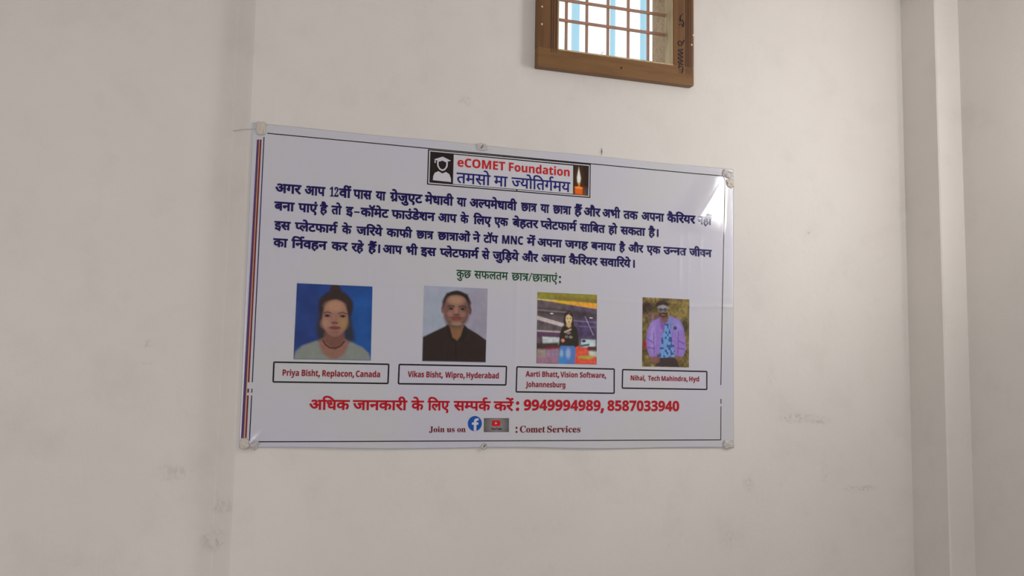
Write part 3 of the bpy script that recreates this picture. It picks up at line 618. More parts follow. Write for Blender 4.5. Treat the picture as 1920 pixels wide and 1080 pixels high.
 'm1557': '225,-15 *185,-15 129,9 *120,13 109,13 *85,13 76,-13 53,-13 53,157 79,157 *93,94 *165,22 209,22 *246,22 *286,57 286,87 *286,129 232,156 159,193 *107,219 *55,285 55,328 *55,391 *138,475 210,475 *226,475 *268,466 296,458 *301,457 *313,454 317,454 *334,454 343,475 363,475 363,330 340,330 *324,384 *261,441 222,441 *190,441 *156,410 156,386 *156,362 *187,330 218,315 285,282 *336,257 *383,194 383,141 *383,69 *296,-15',
 'm159': '162,-97 *114,-97 *39,-63 *-5,-3 -5,34 *-5,70 *37,111 66,111 *98,111 *138,73 138,41 *138,19 126,-2 *114,-23 114,-29 *114,-60 156,-60 *193,-60 *220,-14 220,32 220,546 *220,587 *204,631 *160,650 118,653 118,678 468,678 468,653 *431,650 *393,633 *380,590 380,546 380,132 *380,-97',
 'm1601': '10,0 276,714 362,714 96,0',
 'm1760': '184,-14 *124,-14 *72,45 72,106 72,415 30,415 30,446 *90,503 *172,596 192,631 215,631 215,462 309,462 309,415 215,415 215,122 *215,91 *230,60 250,60 *285,60 307,111 331,98 *285,-14',
 'm1944': '0,0 252,717 437,717 690,0 527,0 475,170 215,170 163,0|253,297 439,297 386,463 *381,480 *366,532 *350,586 345,606 *340,586 *323,527 *308,474 304,463',
 'm1945': '90,0 90,714 312,714 *455,714 *601,634 601,533 *601,472 *544,388 491,379 491,374 *527,367 *585,331 *619,263 619,207 *619,110 *479,0 357,0|241,431 329,431 *395,431 *446,473 446,513 *446,554 *386,590 321,590 241,590|241,125 340,125 *408,125 *462,178 462,222 *462,262 *407,311 335,311 241,311',
 'm1946': '379,-10 *269,-10 *126,81 *58,246 58,356 *58,464 *136,630 *285,724 393,724 *446,724 *553,697 602,674 553,551 *513,570 *432,598 393,598 *306,598 *214,468 214,355 *214,241 *299,116 393,116 *437,116 *524,136 575,154 575,27 *528,8 *436,-10',
 'm1948': '90,0 90,714 501,714 501,590 241,590 241,433 483,433 483,309 241,309 241,125 501,125 501,0',
 'm1949': '90,0 90,714 499,714 499,590 239,590 239,406 481,406 481,282 239,282 239,0',
 'm1951': '90,0 90,714 241,714 241,434 524,434 524,714 675,714 675,0 524,0 524,308 241,308 241,0',
 'm1953': '15,-210 *-14,-210 *-58,-203 -74,-199 -74,-73 *-58,-77 *-23,-83 -3,-83 *23,-83 *66,-63 *90,-7 90,45 90,714 241,714 241,46 *241,-46 *184,-159 *82,-210',
 'm1956': '90,0 90,714 296,714 465,168 468,168 647,714 853,714 853,0 712,0 712,338 *712,372 *715,460 *718,539 719,559 715,559 531,0 392,0 220,560 216,560 *218,540 *222,460 *225,369 225,332 225,0',
 'm1957': '90,0 90,714 281,714 591,179 594,179 *591,229 *587,327 587,376 587,714 723,714 723,0 531,0 220,540 216,540 *220,489 *225,387 225,336 225,0',
 'm1958': '398,-10 *282,-10 *131,82 *58,248 58,359 *58,470 *131,634 *282,725 399,725 *515,725 *665,634 *738,469 738,358 *738,247 *665,82 *515,-10|398,117 *495,117 *579,246 579,358 *579,471 *495,599 399,599 *303,599 *217,471 217,358 *217,246 *303,117',
 'm1959': '90,0 90,714 318,714 *456,714 *583,595 583,491 *583,429 *531,320 *410,254 306,254 241,254 241,0|241,378 291,378 *355,378 *430,429 430,486 *430,590 310,590 241,590',
 'm1961': '90,0 90,714 298,714 *444,714 *583,608 583,500 *583,451 *546,378 *485,327 450,311 660,0 492,0 322,274 241,274 241,0|241,397 290,397 *365,397 *430,447 430,496 *430,547 *361,590 287,590 241,590',
 'm1962': '248,-10 *135,-10 46,33 46,174 *97,152 *206,115 260,115 *316,115 *363,158 363,191 *363,231 *283,281 224,308 *199,319 *141,352 *88,402 *54,472 54,521 *54,617 *184,724 296,724 *352,724 *453,698 508,674 459,556 *410,576 *332,598 291,598 *248,598 *202,558 202,526 *202,488 *270,444 337,412 *392,387 *469,330 *511,254 511,198 *511,103 *374,-10',
 'm1963': '214,0 214,588 20,588 20,714 559,714 559,588 365,588 365,0',
 'm1965': '242,0 0,714 153,714 287,289 *291,278 *306,219 *322,154 325,132 *328,154 *343,219 *359,278 362,289 497,714 650,714 407,0',
 'm1966': '182,0 0,714 149,714 240,324 *246,301 *260,231 *272,161 275,137 *278,162 *290,231 *304,296 308,314 412,714 555,714 659,314 *664,297 *677,231 *689,161 692,137 *695,162 *707,231 *722,301 727,324 818,714 967,714 785,0 613,0 516,375 *513,386 *504,430 *493,482 *485,529 483,542 *482,529 *473,482 *463,431 *453,386 450,374 354,0',
 'm1968': '237,0 237,273 0,714 164,714 312,420 461,714 624,714 387,278 387,0',
 'm1970': '211,-10 *138,-10 *42,75 42,163 *42,250 *164,333 286,337 381,340 381,364 *381,407 *336,447 296,447 *256,447 *180,424 142,407 93,508 *137,531 *244,557 302,557 *412,557 *529,462 529,364 529,0 425,0 396,74 392,74 *357,30 *279,-10|267,99 *315,99 *381,156 381,208 381,253 323,251 *251,249 *195,201 195,162 *195,128 *235,99',
 'm1971': '378,-10 *318,-10 *249,33 227,60 217,60 192,0 78,0 78,760 227,760 227,583 *227,552 *223,492 221,475 227,475 *249,509 *323,556 382,556 *474,556 *588,413 588,274 *588,134 *472,-10|336,111 *382,111 *436,196 436,276 *436,356 *381,437 334,437 *276,437 *229,365 227,291 227,275 *227,196 *274,111',
 'm1972': '300,-10 *178,-10 *45,125 45,270 *45,370 *113,496 *234,556 313,556 *369,556 *452,534 483,519 439,404 *404,418 *343,436 313,436 *197,436 197,271 *197,189 *258,111 313,111 *360,111 *432,136 466,158 466,31 *432,9 *357,-10',
 'm1973': '251,-10 *160,-10 *45,133 45,272 *45,412 *161,556 255,556 *314,556 *390,510 412,476 417,476 *414,492 *406,553 406,585 406,760 555,760 555,0 441,0 412,71 406,71 *384,37 *310,-10|303,109 *365,109 *415,182 416,255 416,271 *416,351 *367,435 301,435 *252,435 *196,350 196,270 *196,190 *252,109',
 'm1974': '325,-10 *243,-10 *117,51 *45,175 45,269 *45,365 *110,492 *226,556 303,556 *416,556 *548,427 548,308 548,236 196,236 *198,173 *269,101 332,101 *385,101 *471,122 517,144 517,29 *477,9 *388,-10|199,335 408,335 *407,385 *357,450 304,450 *261,450 *204,394',
 'm1975': '102,0 102,434 20,434 20,506 102,546 102,586 *102,656 *149,733 *236,765 295,765 *339,765 *410,751 432,742 394,633 *377,638 *337,647 311,647 *280,647 *251,609 251,580 251,546 380,546 380,434 251,434 251,0',
 'm1976': '282,-240 *224,-240 *125,-226 78,-208 78,-89 *179,-131 291,-131 *406,-131 406,-7 406,4 *406,21 *409,57 410,71 406,71 *378,28 *300,-10 251,-10 *154,-10 *45,139 45,272 *45,406 *157,556 255,556 *356,556 413,476 417,476 429,546 555,546 555,-1 *555,-118 *417,-240|304,107 *361,107 *416,172 416,253 416,271 *416,359 *362,435 302,435 *197,435 197,270 *197,107',
 'm1977': '78,0 78,760 227,760 227,605 *227,565 *222,491 220,476 228,476 *254,518 *336,556 386,556 *475,556 *582,461 582,356 582,0 433,0 433,319 *433,437 345,437 *278,437 *227,344 227,257 227,0',
 'm1978': '153,614 *119,614 *72,646 72,687 *72,729 *119,760 153,760 *186,760 *234,729 234,687 *234,646 *186,614|78,0 78,546 227,546 227,0',
 'm1980': '78,0 78,760 227,760 227,420 *227,389 *222,328 219,297 221,297 *236,318 *268,361 286,380 439,546 607,546 390,309 620,0 448,0 291,221 227,170 227,0',
 'm1981': '78,0 78,760 227,760 227,0',
 'm1983': '78,0 78,546 192,546 212,476 220,476 *246,518 *337,556 388,556 *476,556 *582,461 582,356 582,0 433,0 433,319 *433,378 *391,437 345,437 *277,437 *227,344 227,257 227,0',
 'm1984': '308,-10 *232,-10 *113,56 *45,183 45,274 *45,410 *187,556 311,556 *388,556 *506,490 *574,365 574,274 *574,138 *431,-10|310,110 *369,110 *422,193 422,274 *422,355 *369,436 309,436 *250,436 *197,355 197,274 *197,193 *250,110',
 'm1985': '78,-240 78,546 199,546 220,475 227,475 *249,508 *323,556 382,556 *474,556 *588,413 588,274 *588,135 *470,-10 378,-10 *319,-10 *249,33 227,60 219,60 *227,18 227,-20 227,-240|336,111 *387,111 *436,196 436,276 *436,437 334,437 *276,437 *229,365 227,291 227,275 *227,196 *274,111',
 'm1987': '78,0 78,546 191,546 213,454 220,454 *244,496 *328,556 383,556 *394,556 *424,554 433,552 422,412 *415,414 *388,417 378,417 *340,417 *270,390 *227,330 227,278 227,0',
 'm1988': '226,-10 *169,-10 *87,5 46,22 46,145 *90,125 *192,99 231,99 *275,99 *312,125 312,146 *312,160 *297,182 *247,210 194,232 *143,254 *77,297 *45,358 45,404 *45,480 *163,556 261,556 *312,556 *404,536 453,513 408,406 *368,423 *296,446 259,446 *193,446 193,410 *193,397 *210,376 *259,352 307,332 *354,313 *422,272 *459,211 459,162 *459,79 *342,-10',
 'm1989': '265,-10 *216,-10 *139,22 *94,101 94,171 94,434 23,434 23,497 105,547 148,662 243,662 243,546 396,546 396,434 243,434 243,171 *243,140 *279,109 308,109 *333,109 *379,119 402,126 402,15 *378,5 *307,-10',
 'm1990': '269,-10 *181,-10 *75,85 75,190 75,546 224,546 224,227 *224,169 *266,109 312,109 *380,109 *430,202 430,289 430,546 579,546 579,0 465,0 445,70 437,70 *411,28 *320,-10',
 'm1992': '165,0 10,546 158,546 221,304 *228,279 *239,209 *249,144 251,125 255,125 *256,139 *262,186 *271,236 *278,277 280,284 347,546 511,546 575,284 *579,270 *590,208 *599,144 599,125 603,125 *605,142 *615,207 *628,279 635,304 700,546 846,546 689,0 527,0 485,191 *481,208 *466,275 *448,352 *432,417 429,432 425,432 *422,417 *407,352 *389,275 *373,207 369,189 325,0',
 'm1994': '110,-240 *85,-240 *48,-235 34,-232 34,-114 *45,-116 *76,-120 93,-120 *140,-120 *195,-63 208,-23 217,4 0,546 163,546 266,239 *274,217 *282,170 284,144 287,144 *290,170 *301,217 308,239 409,546 569,546 338,-70 *307,-155 *188,-240',
 'm2452': '97,0 97,53 179,53 *205,53 *229,81 229,118 229,619 *191,573 *130,515 100,515 *76,515 *42,555 42,589 *72,597 *147,629 196,666 266,718 378,718 378,118 *378,87 *398,53 429,53 510,53 510,0',
 'm2453': '35,0 35,103 183,254 *245,317 *311,413 *337,501 337,553 *337,610 *295,663 259,663 *208,663 *167,576 167,490 *110,490 *39,535 39,589 *39,625 *88,687 *186,724 259,724 *371,724 *488,635 488,558 *488,523 *463,457 *405,379 *305,276 230,205 130,110 363,110 *394,110 *438,146 446,179 454,210 513,210 508,0',
 'm247': '64,-16 64,235 93,235 *117,126 *215,22 293,22 *350,22 *415,85 415,133 *415,199 335,238 242,284 *155,327 *74,425 74,494 *74,555 *126,644 *217,694 275,694 *305,694 *378,680 420,667 *428,665 *440,662 446,662 *472,662 477,694 505,694 505,475 480,475 *466,531 *408,615 *331,662 289,662 *238,662 *178,608 178,566 *178,527 *230,475 281,451 377,406 *438,378 *507,316 *535,244 535,198 *535,134 *474,38 *362,-15 286,-15 *261,-15 *211,-8 187,1 *162,10 *131,18 126,18 *110,18 *96,3 91,-16',
 'm2481': '285,-10 *156,-10 *36,185 36,357 *36,473 *84,637 *194,725 285,725 *413,725 *535,531 535,357 *535,242 *486,78 *377,-10|285,112 *341,112 *385,234 385,357 *385,479 *341,603 285,603 *228,603 *186,479 186,357 *186,235 *228,112',
 'm2484': '244,-10 *128,-10 38,29 38,157 *84,134 *185,110 228,110 *309,110 *374,166 374,217 *374,247 *344,288 *269,309 202,309 148,309 148,425 203,425 *269,425 *338,450 *363,493 363,521 *363,559 *316,602 261,602 *210,602 *135,567 109,550 39,654 *81,684 *194,724 272,724 *382,724 *511,635 511,554 *511,480 *422,392 357,376 357,373 *443,363 *532,279 532,208 *532,146 *471,47 *344,-10',
 'm2485': '322,0 322,148 17,148 17,253 330,714 469,714 469,265 555,265 555,148 469,148 469,0|150,265 322,265 322,386 *322,409 *324,475 *327,532 328,541 324,541 *315,521 *295,483 281,463',
 'm2486': '241,-10 *185,-10 *86,10 49,29 49,159 *86,140 *190,113 236,113 *303,113 *374,168 374,226 *374,334 231,334 *203,334 *143,323 123,318 63,350 90,714 477,714 477,586 222,586 209,446 *226,450 *265,456 300,456 *365,456 *467,406 *526,310 526,239 *526,123 *382,-10',
 'm2488': '111,0 379,587 27,587 27,714 539,714 539,619 269,0',
 'm2489': '286,-10 *166,-10 *35,92 35,181 *35,255 *115,345 172,373 *124,403 *57,488 57,552 *57,609 *121,685 *226,723 286,723 *348,723 *451,685 *514,609 514,551 *514,487 *441,404 386,377 *424,357 *493,304 *536,233 536,185 *536,126 *473,38 *360,-10|286,440 *320,456 *372,501 372,540 *372,575 *323,613 285,613 *248,613 *199,575 199,540 *199,503 *251,457|284,101 *340,101 *396,149 396,189 *396,216 *364,257 *317,290 292,304 279,311 *233,289 *175,231 175,190 *175,151 *230,101',
 'm2490': '178,-10 *157,-10 *101,-7 82,-3 82,118 *102,114 *146,108 168,108 *257,108 *354,165 *394,265 397,331 391,331 *370,296 *301,248 233,248 *142,248 *32,366 32,474 *32,590 *163,722 275,722 *348,722 *466,655 *536,516 536,409 *536,348 *518,227 *473,120 *392,37 *267,-10|275,364 *309,364 *358,394 *386,439 386,463 *386,496 *362,560 *314,601 278,601 *234,601 *178,541 178,476 *178,424 *226,364',
 'm2501': '195,-15 *126,-15 *68,66 68,144 68,369 *68,404 *49,437 17,438 17,462 211,462 211,110 *211,84 *238,53 263,53 *309,53 340,98 340,369 *340,407 *318,437 282,438 282,462 482,462 482,104 *482,70 *504,46 536,44 536,19 *454,19 340,-15 340,60 *315,25 *239,-15',
 'm2558': '212,-15 57,369 *44,401 *22,436 -4,437 -4,462 244,462 244,438 232,438 *192,438 192,411 *192,405 194,399 275,182 351,376 *359,397 359,405 *359,438 303,438 303,462 454,462 454,439 *426,433 *401,397 387,362 238,-15',
 'm418': '232,-15 *175,-15 *83,47 *29,155 29,223 *29,296 *90,409 *195,475 260,475 *332,475 *413,413 413,365 *413,337 *380,304 352,304 *292,304 292,373 *292,381 *294,397 294,404 *294,442 252,442 *167,442 167,279 *167,170 *241,57 304,57 *357,57 404,107 424,90 *349,-15',
 'm450': '133,414 *108,414 *72,446 72,482 *72,520 *108,550 133,550 *159,550 *196,520 196,482 *196,446 *159,414|133,-14 *108,-14 *72,18 72,54 *72,91 *108,121 133,121 *159,121 *196,91 196,54 *196,18 *159,-14',
 'm452': '41,-129 *55,-72 *84,64 91,116 185,116 192,105 *179,52 *130,-75 106,-129',
 'm613': '229,-15 *171,-15 *81,46 *29,158 29,234 *29,304 *83,412 *176,474 234,474 *320,474 *421,360 421,258 421,247 174,247 *176,63 297,63 *356,63 402,128 424,108 *351,-15|173,286 300,286 300,320 *300,383 *275,442 240,442 *173,442 173,303',
 'm776': '40,229 40,307 282,307 282,229',
 'm779': '150,539 *118,539 *75,582 75,614 *75,646 *118,690 150,690 *182,690 *225,646 225,614 *225,582 *181,539|27,0 27,24 *57,26 *78,50 78,83 78,375 *78,412 *61,436 30,437 31,462 221,462 221,83 *221,52 *239,26 268,24 268,0',
 'm94': '382,-16 *282,-16 *127,75 *39,236 39,340 *39,443 *128,602 *285,693 386,693 *454,693 547,655 *562,648 577,648 *614,648 624,693 650,693 650,459 625,459 *591,552 *470,660 395,660 *214,660 214,337 *214,35 414,35 *474,35 *592,98 638,158 666,132 *563,-16',
}
LINES = {
 'p1': [0.26, 37.78, [[-0.69437, 39.46, 'd9@0,0 d27@764,0 d52@1327,0'], [-0.61432, 34.76, 'd10@0,0 d46@1023,0'], [-0.54555, 23.08, 'm2452@0,0 m2453@559,0'], [-0.51805, 38.83, 'd57@0,0 d440@556,0'], [-0.47746, 33.42, 'd46@0,0 d66@568,0 d60@827,0'], [-0.41324, 31.4, 'd51@0,0 d66@580,0'], [-0.37183, 39.23, 'd256@0,0 d75@563,0 d32@563,0 d69@1305,0 d19@1305,0 d35@1858,0'], [-0.26904, 36.41, 'd50@0,0 d75@598,0 d43@598,0 d66@1213,0 d57@1472,0 d68@2028,0'], [-0.17264, 31.51, 'd51@0,0 d66@580,0'], [-0.13421, 35.23, 'd9@0,0 d210@764,0 d46@1264,0 d50@1832,0 d75@2430,0 d43@2430,0 d66@3045,0 d57@3304,0 d68@3860,0'], [0.02708, 31.88, 'd31@0,0 d66@701,0 d269@960,0'], [0.08955, 31.3, 'd51@0,0 d66@580,0'], [0.1303, 32.44, 'd31@0,0 d66@701,0 d269@960,0 d66@1512,0'], [0.2008, 42.49, 'd61@0,0 d452@531,0'], [0.23141, 37.65, 'd24@0,0 d52@1023,0'], [0.29407, 33.84, 'd9@0,0 d49@764,0 d68@1467,0'], [0.36593, 35.74, 'd40@0,0 d25@570,0'], [0.4276, 36.18, 'd9@0,0 d46@764,0 d44@1332,0 d66@1887,0'], [0.51855, 38.74, 'd25@0,0 d76@541,0 d67@762,0 d52@1021,0 d51@1430,0 d52@2010,0'], [0.62361, 37.73, 'd44@0,0 d61@555,0 d440@1086,0']]],
 'p2': [0.21, 36.17, [[-0.6942, 37.59, 'd48@0,0 d44@571,0 d66@1126,0'], [-0.62894, 36.41, 'd46@0,0 d66@568,0 d19@827,0 d6@1392,0'], [-0.56948, 35.46, 'd61@0,0 d76@531,0'], [-0.53753, 31.74, 'd40@0,0 d79@570,0'], [-0.4968, 37.44, 'd11@0,0'], [-0.4753, 54.68, 'm776@0,0'], [-0.45513, 36.83, 'd25@0,0 d77@762,0 d50@1021,0 d75@1619,0 d35@1619,0'], [-0.36592, 37.11, 'd47@0,0 d66@771,0 d13@1030,0 d6@1533,0 d37@1578,0 d75@2149,0 d58@2155,0 d44@2835,0'], [-0.22883, 34.04, 'd10@0,0 d46@1023,0'], [-0.16089, 30.22, 'd25@0,0 d75@541,0'], [-0.1207, 35.02, 'd67@0,0 d54@259,0 d19@937,0'], [-0.05624, 31.42, 'd19@0,0 d25@553,0'], [0.00103, 38.19, 'd48@0,0 d75@571,0 d61@571,0 d40@1102,0 d52@1672,0'], [0.09048, 37.09, 'd203@0,0 d54@308,0 d75@986,0 d35@986,0 d47@1490,0 d66@2261,0 d50@2520,0 d181@3118,0'], [0.2196, 34.95, 'd60@0,0 d66@676,0 d67@935,0 d48@1194,0 d40@1765,0'], [0.3153, 34.95, 'd61@0,0 d79@531,0'], [0.35607, 36.76, 'd60@0,0 d25@676,0 d40@1438,0 d66@2008,0'], [0.45305, 38.66, 'd61@0,0 d76@531,0'], [0.47577, 36.17, 'd104@0,0']]],
 'p3': [0.156, 34.57, [[-0.69198, 35.42, 'd11@0,0 d60@491,0'], [-0.63623, 36.84, 'd203@0,0 d54@308,0 d75@986,0 d35@986,0 d47@1490,0 d66@2261,0 d50@2520,0 d181@3118,0'], [-0.50608, 32.91, 'd25@0,0 d75@541,0'], [-0.46495, 36.35, 'd32@0,0 d67@742,0 d52@1001,0 d51@1410,0 d75@1990,0'], [-0.37898, 35.43, 'd25@0,0 d66@762,0 d47@1021,0 d68@1792,0'], [-0.29162, 32.07, 'd31@0,0 d66@701,0 d269@960,0'], [-0.22792, 34.51, 'd31@0,0 d66@701,0 d269@960,0 d66@1512,0 d23@1771,0 d6@2794,0'], [-0.12126, 35.9, 'd44@0,0 d75@555,0'], [-0.08852, 31.98, 'd35@0,0 d77@504,0 d46@763,0'], [-0.03366, 28.65, 'm1956@0,0 m1957@943,0 m1946@1756,0'], [0.04744, 40.9, 'd50@0,0 d449@598,0'], [0.0804, 36.41, 'd9@0,0 d46@764,0 d44@1332,0 d66@1887,0'], [0.17091, 40.34, 'd32@0,0 d27@742,0 d61@1305,0'], [0.25754, 36.07, 'd48@0,0 d44@571,0 d66@1126,0 d51@1385,0 d66@1965,0'], [0.35196, 34.03, 'd61@0,0 d76@531,0'], [0.38288, 34.78, 'd24@0,0 d52@1023,0'], [0.44691, 35.18, 'd19@0,0 d25@553,0'], [0.50605, 38.68, 'd13@0,0 d202@548,0 d44@906,0 d40@1461,0'], [0.59778, 36.99, 'd32@0,0 d68@742,0 d57@1001,0 d44@1557,0']]],
 'p4': [0.107, 35.37, [[-0.69289, 35.34, 'd25@0,0 d66@762,0'], [-0.64365, 38.67, 'd67@0,0 d44@259,0 d181@814,0 d57@814,0 d61@1370,0 d44@1901,0'], [-0.53354, 36.57, 'd25@0,0 d52@762,0'], [-0.47762, 34.49, 'd52@0,0 d61@409,0 d75@940,0'], [-0.43028, 40.42, 'd61@0,0 d452@531,0'], [-0.40769, 35.37, 'd104@0,0'], [-0.38852, 34.1, 'd10@0,0 d46@1023,0'], [-0.32221, 34.75, 'd49@0,0 d68@703,0'], [-0.27742, 37.08, 'd11@0,0 d60@491,0'], [-0.22022, 37.0, 'd203@0,0 d54@308,0 d75@986,0 d35@986,0 d47@1490,0 d66@2261,0 d50@2520,0 d181@3118,0'], [-0.09292, 32.04, 'd60@0,0 d75@676,0'], [-0.05883, 36.75, 'd32@0,0 d69@742,0 d67@742,0 d96@1001,0 d51@1578,0 d75@2158,0'], [0.03228, 34.38, 'd24@0,0 d52@1023,0'], [0.0937, 36.0, 'd9@0,0 d46@764,0 d44@1332,0 d66@1887,0'], [0.18462, 38.11, 'd25@0,0 d76@541,0 d67@762,0 d52@1021,0 d51@1430,0 d52@2010,0'], [0.28758, 37.01, 'd60@0,0 d57@676,0 d66@1232,0 d67@1491,0 d52@1750,0 d51@2159,0 d75@2739,0'], [0.39376, 35.37, 'd104@0,0']]],
 'p5': [0.047, 35.37, [[-0.16943, 29.56, 'd25@0,0 d69@541,0 d31@762,0'], [-0.1153, 31.36, 'd60@0,0 d47@676,0 d54@1447,0 d40@2125,0 d50@2695,0'], [0.00065, 34.5, 'd31@0,0 d66@701,0 d269@960,0 m1601@1512,0 d31@1884,0 d66@2585,0 d269@2844,0 d66@3396,0 d19@3655,0 d6@4220,0'], [0.15001, 35.37, 'm450@0,0']]],
 'p6': [-0.34, 41.0, [[-0.57885, 45.42, 'd9@0,0 d67@764,0 d43@1023,0 d25@1638,0'], [-0.4583, 46.7, 'd32@0,0 d66@742,0 d44@1001,0 d25@1556,0 d66@2318,0 d52@2577,0 d68@2986,0'], [-0.29236, 44.56, 'd25@0,0 d75@541,0'], [-0.24505, 41.79, 'd67@0,0 d54@259,0 d19@937,0'], [-0.16762, 46.05, 'd60@0,0 d549@676,0 d25@1591,0 d181@2132,0'], [-0.04651, 49.6, 'd25@0,0 d52@762,0 d449@1171,0']]],
 'p7': [-0.3385, 42.72, [[0.02038, 42.72, 'm450@0,0'], [0.04471, 43.4, 'm2490@0,0 m2490@572,0 m2485@1144,0 m2490@1716,0 m2490@2288,0 m2490@2860,0 m2485@3432,0 m2490@4004,0 m2489@4576,0 m2490@5148,0 m452@5720,0'], [0.3145, 42.94, 'm2489@0,0 m2486@572,0 m2489@1144,0 m2488@1716,0 m2481@2288,0 m2484@2860,0 m2484@3432,0 m2490@4004,0 m2485@4576,0 m2481@5148,0']]],
 'logo1': [0.3782, 36.13, [[-0.17614, 36.5, 'm1974@0,0 m1946@591,0 m1958@1228,0 m1956@2024,0 m1948@2967,0 m1963@3527,0'], [-0.01757, 35.23, 'm1949@0,0 m1984@549,0 m1990@1168,0 m1983@1825,0 m1973@2482,0 m1970@3115,0 m1989@3719,0 m1978@4153,0 m1984@4458,0 m1983@5077,0']]],
 'logo2': [0.3289, 48.39, [[-0.1761, 48.94, 'd40@0,0 d50@570,0 d60@1168,0 d79@1844,0'], [-0.0607, 48.11, 'd50@0,0 d66@598,0'], [-0.0052, 47.47, 'd190@0,0 d51@572,0 d79@1152,0 d67@1411,0 d40@1670,0 d27@2240,0 d181@2803,0 d50@2803,0 d51@3401,0']]],
 'c1': [-0.2485, 23.67, [[-0.65564, 18.22, 'm1959@0,0 m1987@628,0 m1978@1082,0 m1994@1387,0 m1970@1956,0 m1945@2820,0 m1978@3492,0 m1988@3797,0 m1977@4294,0 m1989@4951,0 m452@5385,0'], [-0.54827, 18.59, 'm1961@0,0 m1974@660,0 m1985@1251,0 m1981@1884,0 m1970@2189,0 m1972@2793,0 m1984@3307,0 m1983@3926,0 m452@4583,0'], [-0.45459, 18.8, 'm1946@0,0 m1970@637,0 m1983@1241,0 m1970@1898,0 m1973@2502,0 m1970@3135,0']]],
 'c2': [-0.2464, 22.97, [[-0.3058, 17.85, 'm1965@0,0 m1978@650,0 m1980@955,0 m1970@1575,0 m1988@2179,0 m1945@2936,0 m1978@3608,0 m1988@3913,0 m1977@4410,0 m1989@5067,0 m452@5501,0'], [-0.1962, 18.14, 'm1966@0,0 m1978@967,0 m1985@1272,0 m1987@1905,0 m1984@2359,0 m452@2978,0'], [-0.13396, 18.48, 'm1951@0,0 m1994@765,0 m1973@1334,0 m1974@1967,0 m1987@2558,0 m1970@3012,0 m1971@3616,0 m1970@4249,0 m1973@4853,0']]],
 'c3': [-0.2393, 22.27, [[0.0501, 18.31, 'm1944@0,0 m1970@690,0 m1987@1294,0 m1989@1748,0 m1978@2182,0 m1945@2747,0 m1977@3419,0 m1970@4076,0 m1989@4680,0 m1989@5114,0 m452@5548,0'], [0.1604, 18.7, 'm1965@0,0 m1978@650,0 m1988@955,0 m1978@1452,0 m1984@1757,0 m1983@2376,0'], [0.22265, 18.38, 'm1962@0,0 m1984@551,0 m1975@1170,0 m1989@1557,0 m1992@1991,0 m1970@2847,0 m1987@3451,0 m1974@3905,0 m452@4496,0']]],
 'c3b': [-0.2701, 22.13, [[0.05193, 17.98, 'm1953@0,0 m1984@331,0 m1977@950,0 m1970@1607,0 m1983@2211,0 m1983@2868,0 m1974@3525,0 m1988@4116,0 m1971@4613,0 m1990@5246,0 m1987@5903,0 m1976@6357,0']]],
 'c4': [-0.2451, 20.73, [[0.39141, 17.62, 'm1957@0,0 m1978@813,0 m1977@1118,0 m1970@1775,0 m1981@2379,0 m452@2684,0'], [0.45175, 17.59, 'm1963@0,0 m1974@579,0 m1972@1170,0 m1977@1684,0'], [0.49646, 18.23, 'm1956@0,0 m1970@943,0 m1977@1547,0 m1978@2204,0 m1983@2509,0 m1973@3166,0 m1987@3799,0 m1970@4253,0 m452@4857,0'], [0.59335, 19.46, 'm1951@0,0 m1994@765,0 m1973@1334,0']]],
 'j1': [-0.4025, 23.38, [[-0.23918, 24.36, 'm159@0,0 m1280@492,0 m779@993,0 m1204@1288,0 m2501@2115,0 m1557@2673,0 m1280@3362,0 m1204@3863,0']]],
 'j2': [-0.4039, 27.79, [[0.02003, 27.79, 'm450@0,0'], [0.03339, 28.52, 'm94@0,0 m1280@697,0 m1120@1198,0 m613@2023,0 m1760@2471,0'], [0.11811, 31.1, 'm247@0,0 m613@581,0 m1398@1029,0 m2558@1457,0 m779@1913,0 m418@2208,0 m613@2645,0 m1557@3093,0']]],
 'fb': [-0.3978, 47.24, [[-0.1112, 45.15, 'm1975@0,0']]],
 'yt': [-0.3966, 9.8, [[-0.0544, 7.55, 'm1968@0,0 m1984@624,0 m1990@1243,0 m1963@1900,0 m1990@2479,0 m1971@3136,0 m1974@3769,0']]],
}

def flatten(c, n=4):
    full = []
    L = len(c)
    for i in range(L):
        a, b = c[i], c[(i + 1) % L]
        full.append(a)
        if not a[2] and not b[2]: full.append(((a[0] + b[0]) / 2, (a[1] + b[1]) / 2, True))
    k = next(i for i, p in enumerate(full) if p[2])
    full = full[k:] + full[:k]; full.append(full[0])
    out = []; i = 0
    while i < len(full) - 1:
        p = full[i]
        if full[i + 1][2]: out.append(p[:2]); i += 1
        else:
            q, r = full[i + 1], full[i + 2]
            for t in range(n):
                t /= n
                out.append(((1 - t) ** 2 * p[0] + 2 * t * (1 - t) * q[0] + t * t * r[0], (1 - t) ** 2 * p[1] + 2 * t * (1 - t) * q[1] + t * t * r[1]))
            i += 2
    return out
def embolden(p, o):
    p = np.array(p, float); keep = [0]
    for i in range(1, len(p)):
        if np.hypot(*(p[i] - p[keep[-1]])) > 1: keep.append(i)
    if len(keep) > 3 and np.hypot(*(p[keep[-1]] - p[0])) <= 1: keep.pop()
    p = p[keep]; a = np.roll(p, 1, 0); b = np.roll(p, -1, 0)
    e1, e2 = p - a, b - p
    e1 /= np.linalg.norm(e1, axis=1)[:, None]; e2 /= np.linalg.norm(e2, axis=1)[:, None]
    nn = np.c_[-e1[:, 1], e1[:, 0]] + np.c_[-e2[:, 1], e2[:, 0]]
    l = np.maximum((nn * nn).sum(1) / 2, 0.35)
    return (p + o * nn / l[:, None]).tolist()
